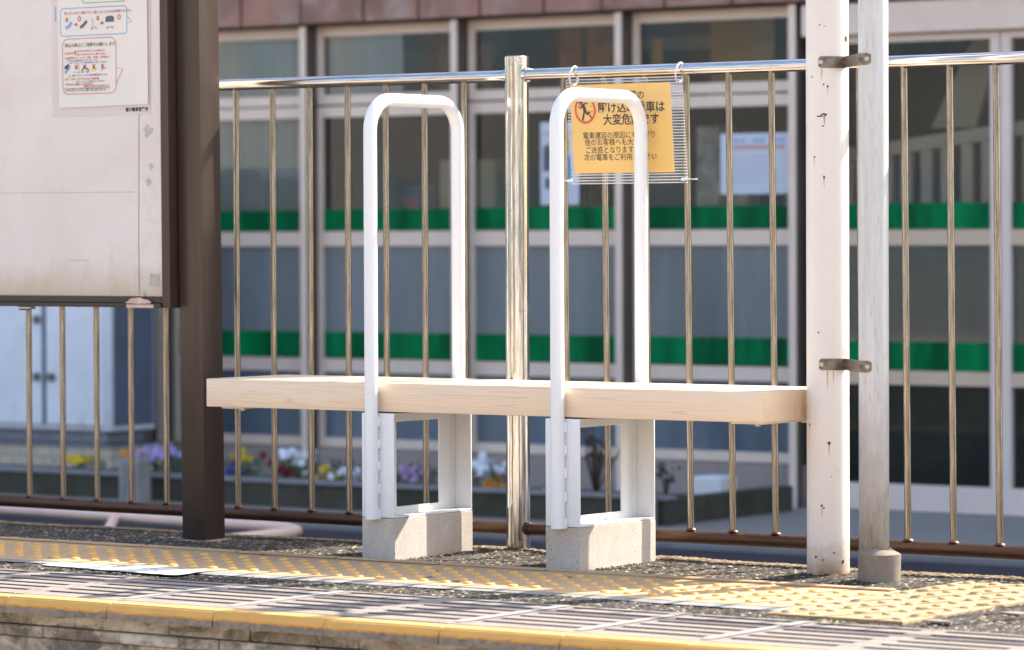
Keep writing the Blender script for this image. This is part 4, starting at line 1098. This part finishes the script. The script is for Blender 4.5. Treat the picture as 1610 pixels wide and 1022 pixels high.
# slats added behind the door glass, standing in for a fence reflected there
g = thing('reflected_fence', (-2.1, D + .32, -.36), 'pale slats added inside the glass door right of the conduit, standing in for a reflected fence', 'reflection')
m = MB(); m.box(-3.0, -1.0, D + .32, D + .36, 1.20, 1.26, shear=lambda v: setattr(v, 'z', v.z + .12 * (v.x + 2))); m.box(-3.0, -1.0, D + .32, D + .36, .78, .84); m.build('reflected_rail', M['frame_light'], g)
m = MB(); x = -2.95
while x < -1.05:
    m.box(x, x + .055, D + .325, D + .35, .30, 1.2 + .12 * (x + 2)); x += .10
m.build('reflected_slats', M['frame_light'], g)

# ---------- utility cabinet on a tiled plinth
cab = thing('utility_cabinet', (-6.8, 6.1, -.4), 'pale bluish white utility cabinet with two doors under the notice board on the left', 'cabinet')
MB().box(-7.75, -6.122, 6.10, 6.440, -.128, 1.15, .012, 2).build('body', M['cabinet'], cab, smooth=40)
for (xa, xb) in ((-7.70, -6.545), (-6.515, -6.150)):
    MB().box(xa, xb, 6.085, 6.0995, -.10, 1.10, .004, 1).build('door', M['cabinet'], cab)
MB().box(-6.545, -6.515, 6.094, 6.0998, -.10, 1.10).box(-6.095 - .024, -6.1215 + .004, 6.13, 6.42, -.10, 1.10).build('seam_and_side_sheet', M['cab_dark'], cab)  # dark seam between the doors and a dark sheet over the right side
for x, z in ((-6.567, .408), (-6.570, .131), (-6.475, .130)):
    MB().cyl((x, 6.070, z), (x, 6.086, z), .021, n=20).build('lock', M['lock'], cab, smooth=40)
MB().box(-7.7, -6.17, 6.13, 6.41, -.185, -.128).build('plinth', M['cab_base'], cab)
MB().box(-7.9, -6.071, 6.05, 6.48, -.42, -.186).build('tiled_base', M['cream_tile'], cab)
MB().box(-7.9, -6.06, 6.04, 6.49, -.200, -.186, .002, 1).build('tiled_base_coping', M['cab_base'], cab)

# ---------- planter
pln = thing('planter', (-4.5, 5.6, -.47), 'long low mossy stone planter in front of the shop windows', 'planter')
MB().box(-9.5, -2.63, 5.60, 5.66, -.475, -.295, .006, 1).box(-9.5, -2.70, 5.94, 6.0, -.42, -.295).box(-2.70, -2.63, 5.66, 6.62, -.42, -.290, .006, 1).build('wall', M['planter'], pln)
MB().box(-9.5, -2.62, 5.585, 5.672, -.2945, -.276, .004, 1).build('coping', M['planter_top'], pln)
MB().box(-9.5, -2.70, 5.661, 5.939, -.40, -.305).build('soil', M['soil'], pln)
o = MB().box(-2.80, -2.66, 5.52, 5.585, -.42, -.245, .008, 1).build('marker_stone', M['planter_top'], None, loc=(-2.73, 5.55, -.42)); tag(o, 'short grey stone post at the right end of the planter', 'stone post')
o = MB().box(-5.457, -5.335, 5.40, 5.50, -.47, -.20, .012, 1).build('wooden_stump', M['greywood'], None, loc=(-5.40, 5.45, -.47)); tag(o, 'weathered grey wooden stump in front of the planter on the left', 'stump')
o = MB().box(-2.985, -2.84, 6.35, 6.50, -.40, -.245, .01, 1).build('white_block', M['white_bright'], None, loc=(-2.91, 6.42, -.40)); tag(o, 'small white block at the back of the planter end', 'block')

def clump(x, z, wd, ht, cols, lab, y=5.80, nfl=22, base=-.30, name='pansy_clump', r0=.0135):
    t = thing(name, (x, y, base), lab, 'flowers', 'flower clumps in the planter')
    lf = MB()
    for i in range(int(130 * wd / .2)):
        c = Vector((x + random.gauss(0, wd * .26), y + random.gauss(0, .05), base + random.uniform(.01, max(.03, ht * .75))))
        a = random.uniform(0, 6.28); e = random.uniform(-.4, .9); L = random.uniform(.018, .04)
        d = Vector((math.cos(a) * math.cos(e), math.sin(a) * math.cos(e), math.sin(e))) * L; n_ = d.cross(Vector((.3, -.5, .8))).normalized() * L * .33
        lf.quad(c, c + d * .5 + n_, c + d, c + d * .5 - n_)
    lf.build('foliage', M['leaf'], t)
    for ci, (cn, fx, fz, n) in enumerate(cols):
        fl = MB()
        for i in range(n):
            c = Vector((x + fx * wd + random.gauss(0, wd * .17), y - .03 + random.gauss(0, .04), z + fz * ht + random.gauss(0, ht * .13)))
            nrm = Vector((.4 + random.gauss(0, .35), -.85, .3 + random.gauss(0, .3))).normalized(); u_ = nrm.orthogonal().normalized(); v_ = nrm.cross(u_); rr_ = r0 * random.uniform(.8, 1.25)
            for k in range(5):
                a = 2 * math.pi * k / 5; pc = c + (u_ * math.cos(a) + v_ * math.sin(a)) * rr_ * .6 + nrm * random.uniform(0, .004)
                fl.bm.faces.new([fl.bm.verts.new(pc + (u_ * math.cos(b) + v_ * math.sin(b)) * rr_ * .62 + nrm * .004 * math.cos(2 * b)) for b in [k2 * math.pi / 3.5 for k2 in range(7)]])
        fl.build(cn + '_blossoms', M['pet_' + cn], t)
    return t
clump(-5.95, -.225, .15, .10, [('yellow', -.25, -.1, 9), ('yellow', .3, -.05, 7)], 'small clump of bright yellow pansies beside the cabinet base', y=5.72)
clump(-5.52, -.185, .26, .13, [('lilac', 0, .0, 34), ('orange', -.62, -.1, 3)], 'dense clump of lilac pansies left of the brown column')
clump(-5.06, -.215, .22, .12, [('yellow', -.1, .12, 12), ('purple', .05, -.30, 12)], 'yellow pansies over dark purple ones right of the brown column')
clump(-4.74, -.205, .22, .13, [('white', .05, .22, 16), ('red', -.05, -.28, 10), ('red', -.55, -.05, 6)], 'white pansies above dark red ones under the left part of the bench')
clump(-4.46, -.245, .20, .13, [('yellow', -.32, -.05, 8), ('orange', -.32, -.35, 4), ('white', .25, .0, 18)], 'yellow pansies beside large white ones left of the left leg frame')
clump(-4.05, -.235, .22, .13, [('pinkl', 0, .05, 24)], 'pinkish lilac pansies seen through the left leg frame')
clump(-3.66, -.215, .24, .14, [('white', -.05, .10, 30), ('orange', .1, -.40, 8)], 'white pansies with orange ones below, left of the steel post')
clump(-3.30, -.29, .14, .05, [('white', 0, .1, 2)], 'low green leaves with few white petals right of the steel post')
def shrub(x, y, base, h, n, lab, spread):
    t = thing('shrub', (x, y, base), lab, 'shrub')
    s = MB(); l = MB()
    for i in range(n):
        a = random.uniform(0, 6.28); tip = Vector((x + spread * random.gauss(0, .5), y + spread * random.gauss(0, .35), base + h * random.uniform(.55, 1)))
        mid = Vector((x, y, base)).lerp(tip, .5) + Vector((random.gauss(0, .012), 0, .02))
        s.tube([(x, y, base), mid, tip], [.005, .004, .0015], 6)
        for k in range(9):
            c = mid.lerp(tip, random.uniform(.0, 1.05)) + Vector([random.gauss(0, .012) for _ in range(3)])
            d = Vector([random.gauss(0, 1) for _ in range(3)]).normalized() * random.uniform(.012, .028); n_ = d.orthogonal().normalized() * d.length * .4
            l.quad(c, c + d * .5 + n_, c + d, c + d * .5 - n_)
    s.build('stems', M['bark'], t); l.build('foliage', M['leaf2'], t)
shrub(-3.13, 5.82, -.30, .30, 14, 'sparse dark shrub growing in the planter behind the right leg frame', .10)
shrub(-2.76, 5.80, -.30, .15, 4, 'little dark sprig beside the grey stone post', .04)

# ---------- opposite side of the street, reflected in the steel and glass
def far_house(x0, x1, y0, y1, h, mt, lab, storeys):
    t = thing('house', ((x0 + x1) / 2, y1, -.62), lab, 'house', None)
    MB().box(x0, x1, y0, y1, -.62, h).build('wall', mt, t)
    for s in range(storeys):
        x = x0 + .8
        while x < x1 - 1.6:
            w_ = MB().box(x, x + 1.2, y1 - .02, y1 + .03, .4 + s * 2.8, 1.7 + s * 2.8).build('window', M['film2'], t); x += 2.3
far_house(-16, -3.5, -34, -26, 7.0, mat('cream_render', (.26, .22, .17), .8), 'cream rendered house across the tracks behind the viewpoint', 2)
far_house(-3.0, 5.5, -36, -27, 9.5, mat('tan_tile', (.15, .11, .08), .8), 'tan tiled house across the tracks behind the viewpoint', 3)
far_house(6.0, 22, -34, -25, 6.2, mat('white_render', (.32, .31, .29), .8), 'white rendered house across the tracks behind the viewpoint', 2)
far_house(-32, -17, -33, -24, 8.5, mat('grey_render', (.14, .14, .145), .8), 'grey rendered house across the tracks far to the left behind the viewpoint', 2)
